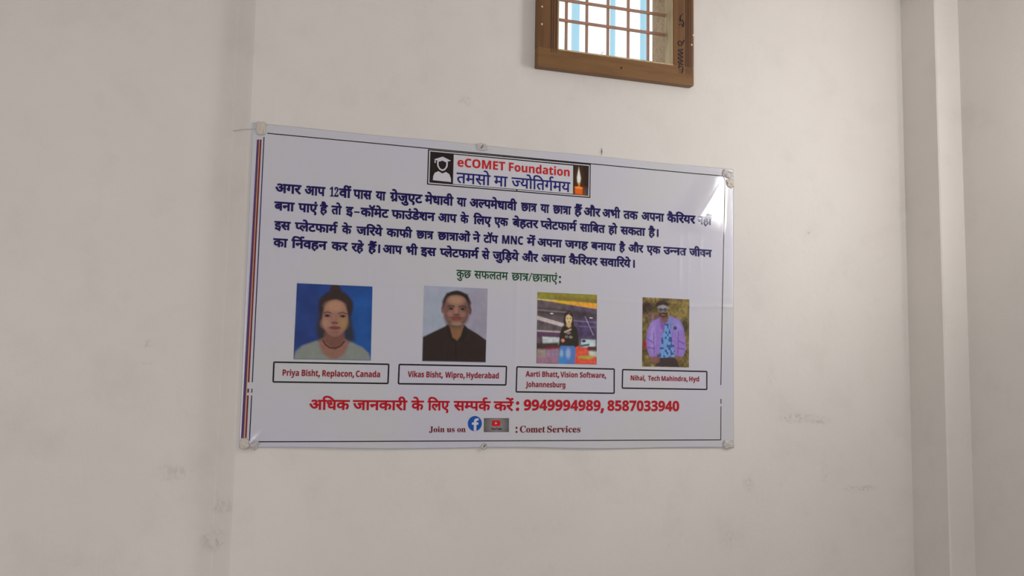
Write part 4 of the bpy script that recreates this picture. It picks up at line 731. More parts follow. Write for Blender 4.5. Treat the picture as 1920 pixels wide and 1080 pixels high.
def fill_nonzero(loops):
    """triangles inside the loops by non-zero winding; crossings and overlaps are resolved"""
    P, E = [], []
    for l in loops:
        n = len(P); P += [Vector((p[0], p[1])) for p in l]
        E += [(n + i, n + (i + 1) % len(l)) for i in range(len(l))]
    v, e, f, *_ = delaunay_2d_cdt(P, E, [], 0, 1e-4)
    V = [(p.x, p.y) for p in v]
    T = np.array([t for t in f if len(t) == 3])
    A = np.array(V); c = A[T].mean(1)
    w = np.zeros(len(T), int)
    for l in loops:
        L = np.array(l); N = np.roll(L, -1, 0)
        for (x0, y0), (x1, y1) in zip(L, N):
            if y0 == y1: continue
            hit = (y0 > c[:, 1]) != (y1 > c[:, 1])
            w += np.where(hit & (c[:, 0] < (x1 - x0) * (c[:, 1] - y0) / (y1 - y0) + x0), 1 if y1 > y0 else -1, 0)
    return V, [tuple(int(i) for i in t) for t in T[w != 0]]
CACHE = {}
def glyph(g, bold):
    if (g, bold) in CACHE: return CACHE[(g, bold)]
    loops = []
    for s in GLYPHS[g].split('|'):
        if not s: continue
        c = []
        for tk in s.split(' '):
            on = tk[0] != '*'
            x, y = (tk if on else tk[1:]).split(',')
            c.append((int(x), int(y), on))
        loops.append(embolden(flatten(c), bold))
    V, F = fill_nonzero(loops)
    CACHE[(g, bold)] = (V, F)
    return V, F
def lettering(name, key, mat, bold, parent=banner, lift=1.0):
    z0, sz, words = LINES[key]; sz *= 1e-6
    V, F = [], []
    for x0, sx, gl in words:
        sx *= 1e-6
        for tk in gl.split(' '):
            g, xy = tk.split('@'); gx, gy = map(int, xy.split(','))
            bo = bold if g[0] == 'd' else (bold + 16 if g in ('m452', 'm450') else max(0, bold - 22))
            v, f = glyph(g, bo)
            n = len(V)
            V += [(x0 + (a + gx) * sx, z0 + (b + gy) * sz) for a, b in v]
            F += [tuple(i + n for i in t) for t in f]
    return print_mesh(name, V, F, mat, parent, lift + 0.9)

for k in ('p1', 'p2', 'p3', 'p4'): lettering('paragraph_line', k, I_NAVY, 40)
lettering('subheading', 'p5', I_GREEN, 16)
lettering('contact_line', 'p6', I_RED, 30)['label'] = 'bold red Hindi contact words'
lettering('phone_numbers', 'p7', I_RED, 42)
lettering('social_line', 'j1', I_MAROON, 30)
lettering('channel_name', 'j2', I_MAROON, 30)

# ------------------------------------------------------------------ logo panel
def grid_print(name, q, mat, parent=banner, lift=1.0, step=0.012):
    w = math.hypot(q[1][0] - q[0][0], q[1][1] - q[0][1]); h = math.hypot(q[3][0] - q[0][0], q[3][1] - q[0][1])
    xz, F = quad_grid(q, max(2, int(w / step)), max(2, int(h / step)))
    return print_mesh(name, xz.tolist(), F, mat, parent, lift)
def inset(q, dx, dz):
    return [(q[0][0] + dx, q[0][1] - dz), (q[1][0] - dx, q[1][1] - dz), (q[2][0] - dx, q[2][1] + dz), (q[3][0] + dx, q[3][1] + dz)]
LQ = [(-.2645, .4222), (.2527, .4232), (.2522, .3160), (-.2650, .3165)]
logo = grid_print('logo_panel', LQ, I_BLACK, banner, 1.0)
grid_print('white_line', inset(LQ, .0034, .0032), I_WHITE, logo, 1.8)
grid_print('dark_field', inset(LQ, .0068, .0062), I_DARKPANEL, logo, 2.6)
grid_print('title_field', [(-.1868, .4130), (.1935, .4130), (.1941, .3243), (-.1872, .3243)], I_WHITE, logo, 3.4)
lettering('title_text', 'logo1', I_SCARLET, 30, logo, 4.2)
lettering('motto_text', 'logo2', I_BLUE, 14, logo, 4.2)
# white graduate in a mortarboard
parts = []
cx, cz = -.2205, .378
parts.append(poly_fill([[(-.2455, .3935), (-.2205, .4035), (-.1945, .3935), (-.2065, .3895), (-.2205, .3960), (-.2345, .3895)]]))   # board
parts.append(poly_fill([[(-.2345, .3905), (-.2205, .3965), (-.2065, .3905), (-.2065, .3860), (-.2205, .3915), (-.2345, .3860)]]))
parts.append(poly_fill([[(-.2435, .3930), (-.2415, .3930), (-.2405, .3830), (-.2450, .3830)]]))                                     # tassel
face = [(cx - .0165, .3880), (cx - .0155, .3740), (cx - .0090, .3640), (cx, .3600), (cx + .0090, .3640), (cx + .0155, .3740), (cx + .0165, .3880)]
hole = [(cx - .0118, .3870), (cx - .0112, .3755), (cx - .0065, .3680), (cx, .3652), (cx + .0065, .3680), (cx + .0112, .3755), (cx + .0118, .3870), (cx, .3915)]
parts.append(poly_fill([face + [(cx, .3940)], hole[::-1]]))
parts.append(poly_fill([[(-.2480, .3305), (-.2475, .3420), (-.2430, .3530), (-.2320, .3590), (cx, .3530), (-.2090, .3585), (-.1990, .3525), (-.1940, .3410), (-.1930, .3292)]]))
V, F = merge(parts); print_mesh('graduate_figure', V, F, I_WHITE, logo, 3.6)
V, F = merge([poly_fill([[(cx - .0090, .3590), (cx, .3535), (cx + .0090, .3590), (cx, .3570)]])]); print_mesh('collar', V, F, I_DARKPANEL, logo, 4.4)

# ------------------------------------------------------------------ picture prints: soft layered shapes sampled on a fine grid
K = 1.42
def C(r, g, b):
    return np.array([min(1.0, v * K) for v in lin((r, g, b))])
def vnoise(U, V, n, seed):
    r = np.random.RandomState(seed).rand(n + 2, n + 2)
    x = np.clip(U, 0, .9999) * n; y = np.clip(V, 0, .9999) * n
    i, j = x.astype(int), y.astype(int); fx, fy = x - i, y - j
    fx = fx * fx * (3 - 2 * fx); fy = fy * fy * (3 - 2 * fy)
    return (r[j, i] * (1 - fx) + r[j, i + 1] * fx) * (1 - fy) + (r[j + 1, i] * (1 - fx) + r[j + 1, i + 1] * fx) * fy
class Canvas:
    def __init__(s, q, n, m):
        s.q, s.n, s.m = q, n, m
        s.U, s.V = np.meshgrid(np.linspace(0, 1, n + 1), np.linspace(0, 1, m + 1))
        s.c = np.zeros(s.U.shape + (3,)); s.asp = abs(q[1][0] - q[0][0]) / abs(q[0][1] - q[3][1])
    def fill(s, c): s.c[:] = c
    def mix(s, a, c): s.c = s.c * (1 - a[..., None]) + np.asarray(c) * a[..., None]
    def ell(s, x, y, rx, ry, c, soft=.25, rot=0.0, op=1.0):
        dx, dy = s.U - x, s.V - y; a = math.radians(rot)
        ex, ey = dx * math.cos(a) + dy * math.sin(a), -dx * math.sin(a) + dy * math.cos(a)
        d = np.sqrt((ex / rx) ** 2 + (ey / ry) ** 2)
        s.mix(np.clip((1 + soft / 2 - d) / soft, 0, 1) * op, c)
    def poly(s, pts, c, soft=.015, op=1.0):
        ins = np.zeros(s.U.shape, bool); dm = np.full(s.U.shape, 9.0)
        for (x0, y0), (x1, y1) in zip(pts, pts[1:] + pts[:1]):
            if y0 != y1:
                cr = (y0 > s.V) != (y1 > s.V)
                ins ^= cr & (s.U < (x1 - x0) * (s.V - y0) / (y1 - y0) + x0)
            L = max((x1 - x0) ** 2 + (y1 - y0) ** 2, 1e-9)
            t = np.clip(((s.U - x0) * (x1 - x0) + (s.V - y0) * (y1 - y0)) / L, 0, 1)
            dm = np.minimum(dm, np.hypot(s.U - x0 - t * (x1 - x0), s.V - y0 - t * (y1 - y0)))
        sd = np.where(ins, -dm, dm)
        s.mix(np.clip(.5 - sd / soft, 0, 1) * op, c)
    def line(s, pts, w, c, op=1.0, soft=.012):
        dm = np.full(s.U.shape, 9.0)
        for (x0, y0), (x1, y1) in zip(pts, pts[1:]):
            L = max((x1 - x0) ** 2 + (y1 - y0) ** 2, 1e-9)
            t = np.clip(((s.U - x0) * (x1 - x0) + (s.V - y0) * (y1 - y0)) / L, 0, 1)
            dm = np.minimum(dm, np.hypot(s.U - x0 - t * (x1 - x0), s.V - y0 - t * (y1 - y0)))
        s.mix(np.clip(.5 - (dm - w / 2) / soft, 0, 1) * op, c)
    def mottle(s, n, seed, amp, mask=None):
        f = 1 + amp * (vnoise(s.U, s.V, n, seed) - .5) * 2
        if mask is not None: f = 1 + (f - 1) * mask
        s.c = np.clip(s.c * f[..., None], 0, 1)
    def build(s, name, parent=banner, lift=1.0):
        xz, F = quad_grid(s.q, s.n, s.m)
        o = print_mesh(name, xz.tolist(), F, I_PHOTO, parent, lift)
        at = o.data.color_attributes.new('print', 'FLOAT_COLOR', 'POINT')
        flat = np.c_[s.c.reshape(-1, 3), np.ones(s.c.shape[0] * s.c.shape[1])].astype(np.float32)
        at.data.foreach_set('color', flat.ravel())
        o.data.polygons.foreach_set('use_smooth', [True] * len(o.data.polygons))
        return o

# candle in the logo
k = Canvas([(.1935, .4165), (.2462, .4168), (.2452, .3215), (.1938, .3235)], 44, 70)
k.fill(C(40, 24, 20)); k.ell(.55, .95, .5, .22, C(110, 55, 18), .9); k.ell(.36, .45, .30, .42, C(62, 40, 24), .9)
k.poly([(.12, .74), (.62, .74), (.60, .98), (.14, .98)], C(200, 90, 25), .05); k.ell(.37, .76, .25, .04, C(225, 130, 50), .4)
k.poly([(.36, .08), (.44, .28), (.50, .44), (.46, .58), (.36, .66), (.27, .56), (.25, .42), (.30, .26)], C(205, 205, 195), .06)
k.poly([(.32, .60), (.46, .60), (.44, .72), (.34, .72)], C(190, 120, 30), .05)
k.ell(.9, .86, .10, .10, C(30, 60, 75), .8)
k.build('candle_picture', logo, 3.4)

# portrait one: woman with tied-up hair on blue
k = Canvas([(-.6254, .0080), (-.4150, .0085), (-.4131, -.2022), (-.6267, -.2032)], 120, 120)
k.fill(C(29, 58, 122)); k.ell(.9, .5, .32, .6, C(26, 72, 138), .9); k.ell(.1, .5, .3, .7, C(32, 54, 112), .9); k.mottle(9, 3, .18)
k.poly([(.31, .26), (.27, .60), (.32, .76), (.42, .70), (.42, .3)], C(44, 42, 48), .06)
k.poly([(.66, .26), (.74, .48), (.79, .74), (.64, .76), (.60, .4)], C(40, 44, 54), .06)
k.ell(.505, .06, .075, .065, C(52, 36, 34), .5)
k.ell(.52, .30, .225, .225, C(42, 34, 38), .18)
k.poly([(.0, 1.0), (.02, .90), (.10, .82), (.28, .75), (.36, .77), (.50, .9), (.66, .77), (.74, .76), (.88, .82), (.97, .90), (1.0, 1.0)], C(116, 122, 118), .03)
k.poly([(.30, .75), (.37, .92), (.47, .985), (.56, .985), (.65, .92), (.72, .76), (.62, .70), (.40, .70)], C(126, 90, 78), .04)
k.poly([(.39, .58), (.63, .58), (.64, .76), (.52, .86), (.38, .76)], C(104, 70, 62), .05)
k.ell(.515, .44, .168, .245, C(134, 98, 86), .16)
k.ell(.505, .285, .12, .07, C(156, 118, 96), .9); k.ell(.40, .52, .06, .06, C(150, 112, 98), 1.2); k.ell(.615, .50, .06, .08, C(142, 112, 78), 1.2)
k.poly([(.30, .30), (.38, .21), (.52, .185), (.66, .22), (.72, .34), (.74, .22), (.62, .10), (.42, .10), (.30, .2)], C(46, 37, 36), .05)
k.line([(.36, .385), (.41, .365), (.46, .38)], .014, C(62, 42, 42), .9); k.line([(.56, .38), (.61, .365), (.67, .385)], .014, C(62, 42, 42), .9)
for ex in (.41, .615):
    k.ell(ex, .415, .042, .018, C(78, 52, 50), .5); k.ell(ex, .415, .015, .016, C(34, 24, 28), .5)
k.line([(.50, .42), (.488, .49)], .018, C(146, 108, 92), .7); k.ell(.51, .505, .045, .018, C(108, 72, 64), .8); k.ell(.49, .512, .012, .008, C(74, 46, 44), .8); k.ell(.535, .512, .012, .008, C(74, 46, 44), .8)
k.ell(.515, .575, .075, .024, C(112, 62, 62), .6); k.line([(.45, .566), (.515, .575), (.585, .566)], .008, C(70, 40, 42), .9)
k.ell(.515, .64, .07, .03, C(124, 88, 78), .9)
k.line([(.365, .74), (.40, .80), (.46, .84), (.53, .845), (.60, .81), (.645, .75)], .016, C(58, 22, 30))
k.mottle(24, 8, .05)
k.build('portrait_photo')['label'] = 'portrait of a smiling woman with tied-up hair on a blue ground'

# portrait two: man in a dark shirt on pale lavender
k = Canvas([(-.2652, .0180), (-.0733, .0183), (-.0748, -.2002), (-.2655, -.2007)], 110, 124)
k.fill(C(150, 148, 170)); k.ell(.3, .35, .5, .5, C(142, 150, 166), .9); k.ell(.85, .4, .3, .6, C(136, 134, 150), .9); k.mottle(6, 5, .05)
k.poly([(0, .68), (.18, .60), (.33, .535), (.40, .50), (.64, .50), (.70, .545), (.84, .61), (1, .70), (1, 1.0), (0, 1.0)], C(42, 33, 31), .02)
k.poly([(.38, .50), (.64, .50), (.62, .58), (.585, .66), (.535, .715), (.46, .68), (.41, .60)], C(120, 86, 60), .03)
k.poly([(.36, .50), (.41, .52), (.46, .68), (.53, .72), (.46, .74), (.38, .66)], C(36, 29, 28), .02); k.poly([(.66, .51), (.62, .56), (.60, .65), (.55, .72), (.62, .74), (.70, .62)], C(36, 29, 30), .02)
k.ell(.30, .305, .028, .055, C(118, 82, 78), .5); k.ell(.725, .31, .028, .055, C(96, 64, 66), .5)
k.ell(.51, .225, .212, .175, C(40, 31, 33), .10)
k.ell(.51, .315, .192, .225, C(118, 86, 76), .12)
k.poly([(.325, .40), (.36, .49), (.44, .545), (.58, .545), (.655, .48), (.69, .39), (.63, .45), (.56, .485), (.46, .485), (.40, .46)], C(78, 60, 56), .06, .8)
k.poly([(.295, .30), (.30, .20), (.34, .145), (.40, .118), (.51, .105), (.62, .12), (.685, .16), (.72, .22), (.725, .30), (.74, .2), (.68, .09), (.51, .045), (.35, .085), (.285, .2)], C(42, 32, 33), .03)
k.ell(.36, .33, .05, .12, C(104, 72, 70), 1.0); k.ell(.665, .33, .05, .12, C(96, 70, 66), 1.0)
k.ell(.50, .175, .12, .055, C(150, 116, 96), .9); k.ell(.505, .31, .028, .075, C(142, 106, 90), .9); k.ell(.42, .36, .05, .035, C(136, 98, 88), 1.0); k.ell(.615, .36, .05, .035, C(128, 94, 84), 1.0)
k.line([(.375, .262), (.43, .250), (.475, .262)], .016, C(54, 38, 38), .9); k.line([(.555, .262), (.61, .250), (.66, .265)], .016, C(54, 38, 38), .9)
for ex in (.425, .61):
    k.ell(ex, .29, .040, .018, C(74, 54, 52), .6); k.ell(ex, .29, .016, .015, C(32, 24, 26), .5)
k.ell(.515, .372, .05, .016, C(92, 64, 60), .8)
k.ell(.52, .415, .09, .020, C(86, 58, 54), .8); k.ell(.52, .437, .072, .020, C(140, 68, 66), .6); k.line([(.45, .433), (.52, .437), (.59, .433)], .007, C(70, 38, 40), .9)
k.ell(.52, .49, .08, .025, C(130, 112, 94), .9)
k.line([(.515, .74), (.53, .98)], .012, C(26, 20, 20), .8); k.mottle(20, 9, .05)
k.build('portrait_photo')['label'] = 'portrait of a short-haired man in a dark shirt on pale lavender'

# portrait three: woman in black top and jeans in a hall
k = Canvas([(.0828, .0148), (.2775, .0153), (.2780, -.1990), (.0827, -.1995)], 120, 132)
k.fill(C(86, 76, 82)); k.poly([(.6, .2), (1, .2), (1, .66), (.66, .66)], C(70, 58, 92), .2)
k.poly([(0, .21), (1, .27), (1, .36), (0, .30)], C(62, 54, 56), .05)
k.mottle(14, 21, .3)
k.poly([(0, 0), (1, 0), (1, .12), (0, .10)], C(128, 124, 44), .02); k.poly([(.3, .05), (1, .06), (1, .12), (.2, .095)], C(116, 98, 50), .05)
k.poly([(0, .095), (1, .125), (1, .205), (.6, .165), (0, .105)], C(196, 156, 40), .015); k.poly([(.55, .13), (.98, .14), (.98, .19), (.62, .16)], C(208, 140, 56), .04); k.poly([(.0, .093), (.3, .104), (.3, .115), (0, .104)], C(180, 176, 150), .01)
k.line([(0, .25), (.5, .27)], .02, C(120, 112, 118), .8); k.line([(.0, .36), (.44, .455)], .055, C(176, 164, 164)); k.line([(0, .545), (.4, .55)], .022, C(168, 158, 160), .9)
k.line([(.6, .385), (1, .40)], .014, C(128, 116, 150), .7); k.line([(.8, .32), (.94, .58)], .012, C(150, 140, 170), .9); k.line([(.7, .46), (1, .47)], .014, C(120, 108, 150), .6)
k.ell(.24, .295, .03, .008, C(210, 200, 196), .6); k.ell(.9, .335, .03, .008, C(200, 196, 206), .6)
k.poly([(0, .56), (.45, .57), (.45, .64), (0, .64)], C(84, 56, 84), .02); k.poly([(.09, .625), (.40, .63), (.38, .73), (.10, .73)], C(176, 184, 190), .02)
k.poly([(.74, .645), (.98, .65), (.98, .76), (.73, .76)], C(168, 186, 190), .02); k.ell(.78, .67, .035, .02, C(40, 40, 80), .5); k.line([(.74, .74), (.86, .72)], .03, C(60, 66, 80), .9)
k.poly([(0, .72), (.36, .70), (.36, .80), (0, .84)], C(60, 46, 44), .03); k.poly([(.16, .765), (.36, .76), (.36, .795), (.16, .80)], C(120, 26, 34), .02)
k.poly([(0, .80), (.16, .80), (.16, .93), (0, .93)], C(136, 122, 118), .03); k.poly([(.16, .80), (.36, .79), (.38, .93), (.16, .93)], C(136, 112, 138), .03)
k.poly([(0, .92), (.4, .91), (.4, 1), (0, 1)], C(140, 102, 122), .03)
k.poly([(.65, .70), (.74, .76), (.86, .78), (.86, .84), (1, .86), (1, 1), (.62, 1)], C(196, 76, 56), .03); k.poly([(.86, .80), (1, .82), (1, .89), (.88, .88)], C(170, 180, 168), .03); k.ell(.82, .90, .12, .025, C(150, 150, 60), .6); k.ell(.87, .78, .04, .03, C(168, 30, 70), .5); k.poly([(.85, .75), (1, .74), (1, .79), (.86, .79)], C(74, 44, 34), .02)
k.mottle(30, 22, .16)
k.ell(.52, .38, .075, .13, C(34, 28, 30), .3); k.poly([(.44, .36), (.45, .52), (.60, .54), (.61, .40)], C(34, 28, 30), .03)
k.poly([(.42, .47), (.50, .44), (.58, .44), (.66, .48), (.685, .60), (.70, .74), (.64, .76), (.40, .76), (.36, .77), (.37, .66), (.38, .56)], C(40, 36, 30), .02)
k.line([(.46, .55), (.56, .51)], .022, C(186, 160, 146)); k.ell(.52, .56, .04, .02, C(120, 108, 104), .6); k.ell(.56, .62, .03, .02, C(130, 116, 110), .6); k.ell(.49, .615, .03, .02, C(110, 96, 94), .6)
k.ell(.525, .36, .055, .088, C(196, 172, 130), .2); k.poly([(.49, .42), (.56, .42), (.565, .47), (.525, .49), (.48, .46)], C(182, 154, 112), .02); k.ell(.505, .355, .012, .008, C(60, 44, 44), .6); k.ell(.55, .355, .012, .008, C(60, 44, 44), .6); k.ell(.53, .405, .016, .007, C(150, 70, 70), .6)
k.poly([(.46, .28), (.52, .265), (.585, .29), (.60, .40), (.575, .33), (.52, .295), (.48, .32), (.455, .40)], C(36, 29, 31), .02)
k.ell(.43, .67, .03, .025, C(190, 120, 108), .5)
k.poly([(.38, .77), (.40, .745), (.62, .745), (.645, .80), (.63, 1), (.37, 1)], C(70, 108, 172), .02); k.ell(.41, .86, .03, .06, C(120, 160, 190), .9); k.ell(.52, .85, .04, .07, C(130, 156, 190), .9); k.ell(.42, .96, .06, .06, C(52, 122, 182), .9)
k.build('portrait_photo')['label'] = 'small full-colour photo of a woman in a black top and jeans in a hall'

# portrait four: man in a lilac jacket among leaves
k = Canvas([(.4318, .0145), (.5966, .0145), (.5938, -.2015), (.4308, -.2020)], 104, 132)
k.fill(C(104, 90, 50)); k.mottle(9, 31, .5); k.mottle(22, 32, .45)
k.ell(.85, .15, .25, .2, C(120, 104, 56), .9, 0, .6); k.ell(.1, .15, .15, .1, C(58, 46, 36), .8); k.ell(.9, .40, .1, .12, C(60, 54, 34), .8); k.ell(.06, .68, .05, .06, C(126, 40, 46), .8); k.ell(.2, .27, .14, .03, C(110, 80, 78), .8)
k.mottle(34, 33, .4)
k.poly([(.30, .86), (.72, .86), (.80, 1), (.28, 1)], C(52, 42, 42), .03)
k.poly([(.08, .60), (.12, .44), (.18, .36), (.34, .29), (.50, .32), (.64, .27), (.80, .33), (.88, .42), (.92, .60), (.94, .72), (.88, .84), (.72, .85), (.70, .80), (.32, .82), (.30, .86), (.16, .86), (.10, .74)], C(126, 102, 170), .02)
k.ell(.22, .58, .06, .22, C(142, 122, 184), .9); k.ell(.72, .40, .1, .1, C(122, 116, 178), .9)
for (a, b) in (((.10, .60), (.24, .66)), ((.12, .72), (.26, .74)), ((.78, .62), (.90, .66)), ((.76, .72), (.90, .74)), ((.24, .50), (.25, .80)), ((.77, .48), (.755, .82))):
    k.line([a, b], .016, C(82, 60, 130), .8)
k.poly([(.40, .34), (.48, .37), (.56, .34), (.60, .46), (.64, .66), (.70, .85), (.36, .87), (.40, .66), (.44, .50)], C(96, 136, 186), .02)
pm = vnoise(k.U, k.V, 26, 41); msk = ((pm > .56) & (k.U > .36) & (k.U < .69) & (k.V > .37) & (k.V < .86) & (abs(k.U - .53) < .07 + (k.V - .34) * .22)).astype(float)
k.mix(msk * .85, C(34, 54, 110))
k.poly([(.36, .29), (.44, .25), (.48, .36), (.46, .50), (.38, .42)], C(112, 78, 150), .02); k.poly([(.55, .27), (.62, .26), (.66, .36), (.60, .48), (.55, .36)], C(104, 112, 168), .02)
k.poly([(.40, .25), (.53, .25), (.54, .34), (.47, .37), (.40, .33)], C(100, 76, 62), .02)
k.ell(.435, .185, .105, .105, C(128, 106, 94), .18)
k.poly([(.33, .20), (.40, .22), (.47, .21), (.54, .20), (.53, .27), (.44, .295), (.35, .265)], C(66, 42, 34), .03); k.ell(.44, .225, .06, .014, C(50, 32, 30), .7); k.ell(.44, .243, .045, .012, C(126, 74, 66), .6)
k.ell(.43, .135, .10, .04, C(130, 128, 134), .7)
k.poly([(.27, .11), (.31, .055), (.40, .035), (.50, .045), (.56, .08), (.55, .115), (.44, .095), (.33, .115), (.29, .14)], C(48, 36, 32), .02)
for ex in (.385, .48): k.ell(ex, .172, .042, .030, C(70, 76, 84), .4)
k.line([(.34, .165), (.53, .165)], .010, C(40, 34, 36), .9)
k.ell(.695, .43, .036, .026, C(36, 24, 48), .4); k.ell(.695, .43, .012, .009, C(110, 100, 140), .6)
k.ell(.28, .90, .09, .05, C(116, 80, 76), .6); k.ell(.75, .86, .05, .03, C(112, 78, 72), .6); k.mottle(40, 35, .12)
k.build('portrait_photo')['label'] = 'photo of a bearded man in a lilac jacket before leaves'

# ------------------------------------------------------------------ caption boxes
CB = [('c1', [(-.6784, -.2120), (-.3616, -.2113), (-.3623, -.2657), (-.6783, -.2659)], ()),
      ('c2', [(-.3316, -.2113), (-.0105, -.2106), (-.0115, -.2650), (-.3322, -.2660)], ()),
      ('c3', [(.0220, -.2110), (.3369, -.2116), (.3372, -.2856), (.0208, -.2850)], ('c3b',)),
      ('c4', [(.3654, -.2127), (.6582, -.2133), (.6578, -.2700), (.3644, -.2694)], ())]
for key, q, more in CB:
    V, F = merge([strip([q[i], q[(i + 1) % 4]], .0042) for i in range(4)])
    bx = print_mesh('caption_box', V, F, I_BLACK, banner, 1.0)
    bo = 32
    lettering('caption_text', key, I_BROWNRED, bo, bx, 1.0)
    for e in more: lettering('caption_text', e, I_BROWNRED, bo, bx, 1.0)

# ------------------------------------------------------------------ round blue and dark video marks by the last line
V, F = poly_fill([disc(-.1043, -.3781, .0212, .0218, 40)])
rb = print_mesh('round_social_mark', V, F, I_FB, banner, 1.2)
V, F = poly_fill([[(-.1075, -.3990), (-.1075, -.3815), (-.1135, -.3815), (-.1135, -.3750), (-.1075, -.3750), (-.1075, -.3710), (-.1058, -.3660), (-.1010, -.3632), (-.0930, -.3632), (-.0930, -.3692), (-.0972, -.3692), (-.0995, -.3712), (-.0995, -.3750), (-.0932, -.3750), (-.0942, -.3815), (-.0995, -.3815), (-.0995, -.3990)]])
print_mesh('letter_mark', V, F, I_WHITE, rb, 2.2)
k = Canvas([(-.0770, -.3625), (.0000, -.3625), (.0003, -.4025), (-.0766, -.4026)], 50, 26)
k.fill(C(40, 40, 42)); k.ell(.5, .5, .42, .9, C(120, 116, 116), 1.3); k.line([(0, 0), (1, 0)], .05, C(30, 30, 34)); k.line([(0, 1), (1, 1)], .06, C(24, 24, 28))
vm = k.build('video_mark', banner, 1.2)
V, F = poly_fill([[(-.0530 + .0035 * (1 - math.cos(a)) if s < 0 else -.0265 - .0035 * (1 - math.cos(a)), zz) for s, a, zz in
     ((-1, PI / 2, -.3687), (-1, 0, -.3722), (-1, 0, -.3820), (-1, PI / 2, -.3855), (1, PI / 2, -.3855), (1, 0, -.3820), (1, 0, -.3722), (1, PI / 2, -.3687))]])
pb = print_mesh('play_button', V, F, I_YT, vm, 2.2)
V, F = poly_fill([[(-.0425, -.3735), (-.0425, -.3808), (-.0362, -.3771)]]); print_mesh('play_arrow', V, F, I_WHITE, pb, 3.0)
lettering('mark_text', 'yt', I_BLACK, 22, vm, 2.2)

# ------------------------------------------------------------------ fixings on and around the banner
def crumple(name, cx, cz, w, h, rot, seed, mat, label, cat, group, thick=0.004, lift=0.0012):
    r = np.random.RandomState(seed); n = 16
    U, V = np.meshgrid(np.linspace(-1, 1, n + 1), np.linspace(-1, 1, n + 1))
    jx = vnoise((U + 1) / 2, (V + 1) / 2, 7, seed + 1) - .5; jz = vnoise((U + 1) / 2, (V + 1) / 2, 7, seed + 2) - .5
    sq = 1 - 0.22 * (np.abs(U * V)) ** 2
    x = (U * sq + jx * .28) * w / 2; z = (V * sq + jz * .28) * h / 2
    a = math.radians(rot)
    X = cx + x * math.cos(a) - z * math.sin(a); Z = cz + x * math.sin(a) + z * math.cos(a)
    hgt = vnoise((U + 1) / 2, (V + 1) / 2, 6, seed + 3) * thick + vnoise((U + 1) / 2, (V + 1) / 2, 12, seed + 4) * thick * .5
    hgt = hgt * np.clip((1 - np.maximum(np.abs(U), np.abs(V))) * 4 + .15, 0, 1)
    inb = (X > -0.77) & (X < 0.765) & (np.abs(Z) < 0.456)
    base = np.where(inb, relief(X, Z) + lift, 0.0016 + lift)
    Y = -(base + hgt)
    idx = np.arange((n + 1) ** 2).reshape(n + 1, n + 1); N = (n + 1) ** 2
    F = np.c_[idx[:-1, :-1].ravel(), idx[:-1, 1:].ravel(), idx[1:, 1:].ravel(), idx[1:, :-1].ravel()]
    ring = list(idx[0, :]) + list(idx[1:, -1]) + list(idx[-1, -2::-1]) + list(idx[-2:0:-1, 0])
    FF = F.tolist() + (F[:, ::-1] + N).tolist() + [(int(q), int(p), int(p) + N, int(q) + N) for p, q in zip(ring, ring[1:] + ring[:1])]
    pts = np.r_[np.c_[(X - cx).ravel(), Y.ravel(), (Z - cz).ravel()], np.c_[(X - cx).ravel(), -(base.ravel() - .0005), (Z - cz).ravel()]]
    o = mesh_obj(name, pts, FF, mat, None, True)
    o.location = (BX + cx, WALL_Y, BZ + cz)
    tag(o, label, cat, group)
    return o
G = 'tape pieces holding the banner'
crumple('tape_piece', -.7400, .4360, .027, .040, 4, 3, M_TAPE2, 'crumpled tape over the banner corner above the striped side rules', 'tape', G)
crumple('tape_piece', .7360, .4330, .040, .026, -10, 7, M_TAPE, 'shiny crumpled clear tape across the top right banner corner', 'tape', G, .006)
crumple('tape_piece', .7470, .4040, .028, .032, 8, 12, M_TAPE2, 'pinkish lump of tape just under the shiny piece at the top right corner', 'tape', G)
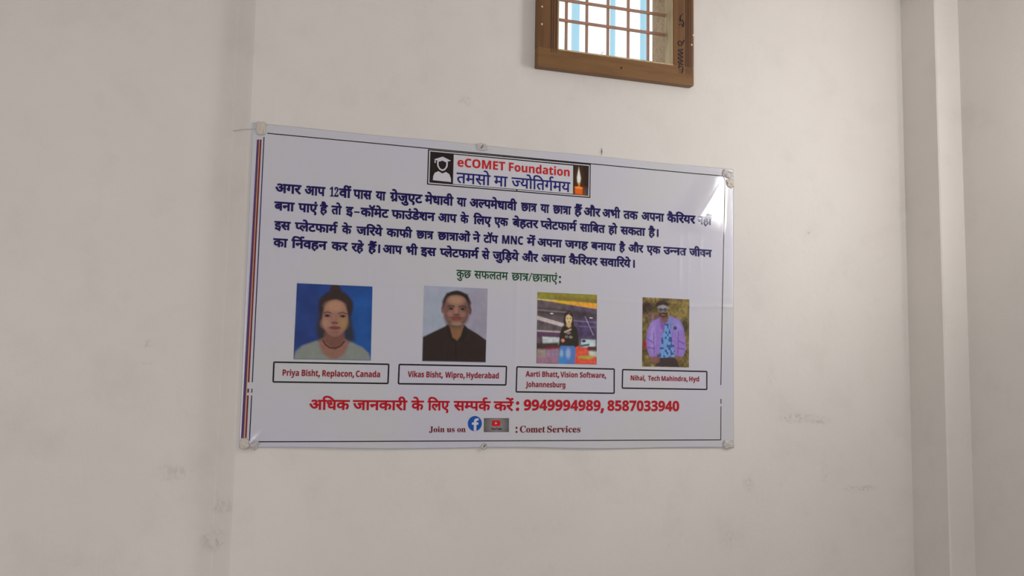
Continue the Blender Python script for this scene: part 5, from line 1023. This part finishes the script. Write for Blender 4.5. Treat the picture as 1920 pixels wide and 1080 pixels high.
crumple('tape_piece', .7330, -.4420, .040, .026, 6, 17, M_TAPE, 'crumpled tape with a bright glint on the bottom right banner corner', 'tape', G, .006)
crumple('tape_piece', -.7470, -.4330, .026, .030, 3, 21, M_TAPE2, 'beige tape at the foot of the striped side rules, bottom left corner', 'tape', G)
crumple('tape_piece', -.7200, -.4370, .020, .026, -30, 26, M_TAPE, 'small clear twist of tape beside the beige piece at bottom left', 'tape', G, .006)
tp = crumple('tape_piece', -.1010, .4440, .036, .022, -3, 31, M_TAPE, 'clear tape with a dark slit on the top edge above the logo', 'tape', G, .002)
bt = crumple('tape_piece', -.0760, -.4440, .016, .020, -35, 37, M_TAPE, 'tiny pinched tape in the middle of the bottom edge', 'tape', G, .004)
def slit(parent, pts, r):
    bm = bmesh.new(); tube(bm, pts, r, 6); return bm_obj('dark_slit', bm, M_NAILD, parent)
slit(tp, [(-.003, -.0060, -.006), (.0005, -.0068, .001), (.0035, -.0066, .004), (.0030, -.0060, .007)], [.0006, .0013, .0012, .0006])
slit(bt, [(-.003, -.0100, -.002), (.001, -.0104, .002), (.006, -.0098, .006)], [.0005, .0011, .0005])
# thread running from the banner's top left corner across the splayed edge
bm = bmesh.new()
tube(bm, [(.0, -.0032, .0), (-.018, -.0024, -.002), (-.040, .004, -.0035), (-.062, .0220, -.005)], .0009, 6)
o = bm_obj('thread', bm, new_mat('grey_thread', (0.48, 0.45, 0.43), 0.8), None, True); o.location = (BX - .752, WALL_Y, BZ + .4335)
tag(o, 'short grey thread running left from the top left banner corner over the wall edge', 'thread')
# nail in the wall above the banner
bm = bmesh.new(); tube(bm, [(0, .012, 0), (0, -.003, -.001), (-0.0012, -.006, -.004)], .0010, 8)
o = bm_obj('nail', bm, M_NAILD, None); o.location = (BX + .2902, WALL_Y, BZ + .468)
bm = bmesh.new(); tube(bm, [(0, -.0015, .010), (0, -.0022, .0), (0, -.0015, -.012)], [.0005, .0010, .0005], 6); bm_obj('nail_mark', bm, M_NAILD, o)
tag(o, 'thin dark nail in the bare wall just above the right end of the logo', 'nail')
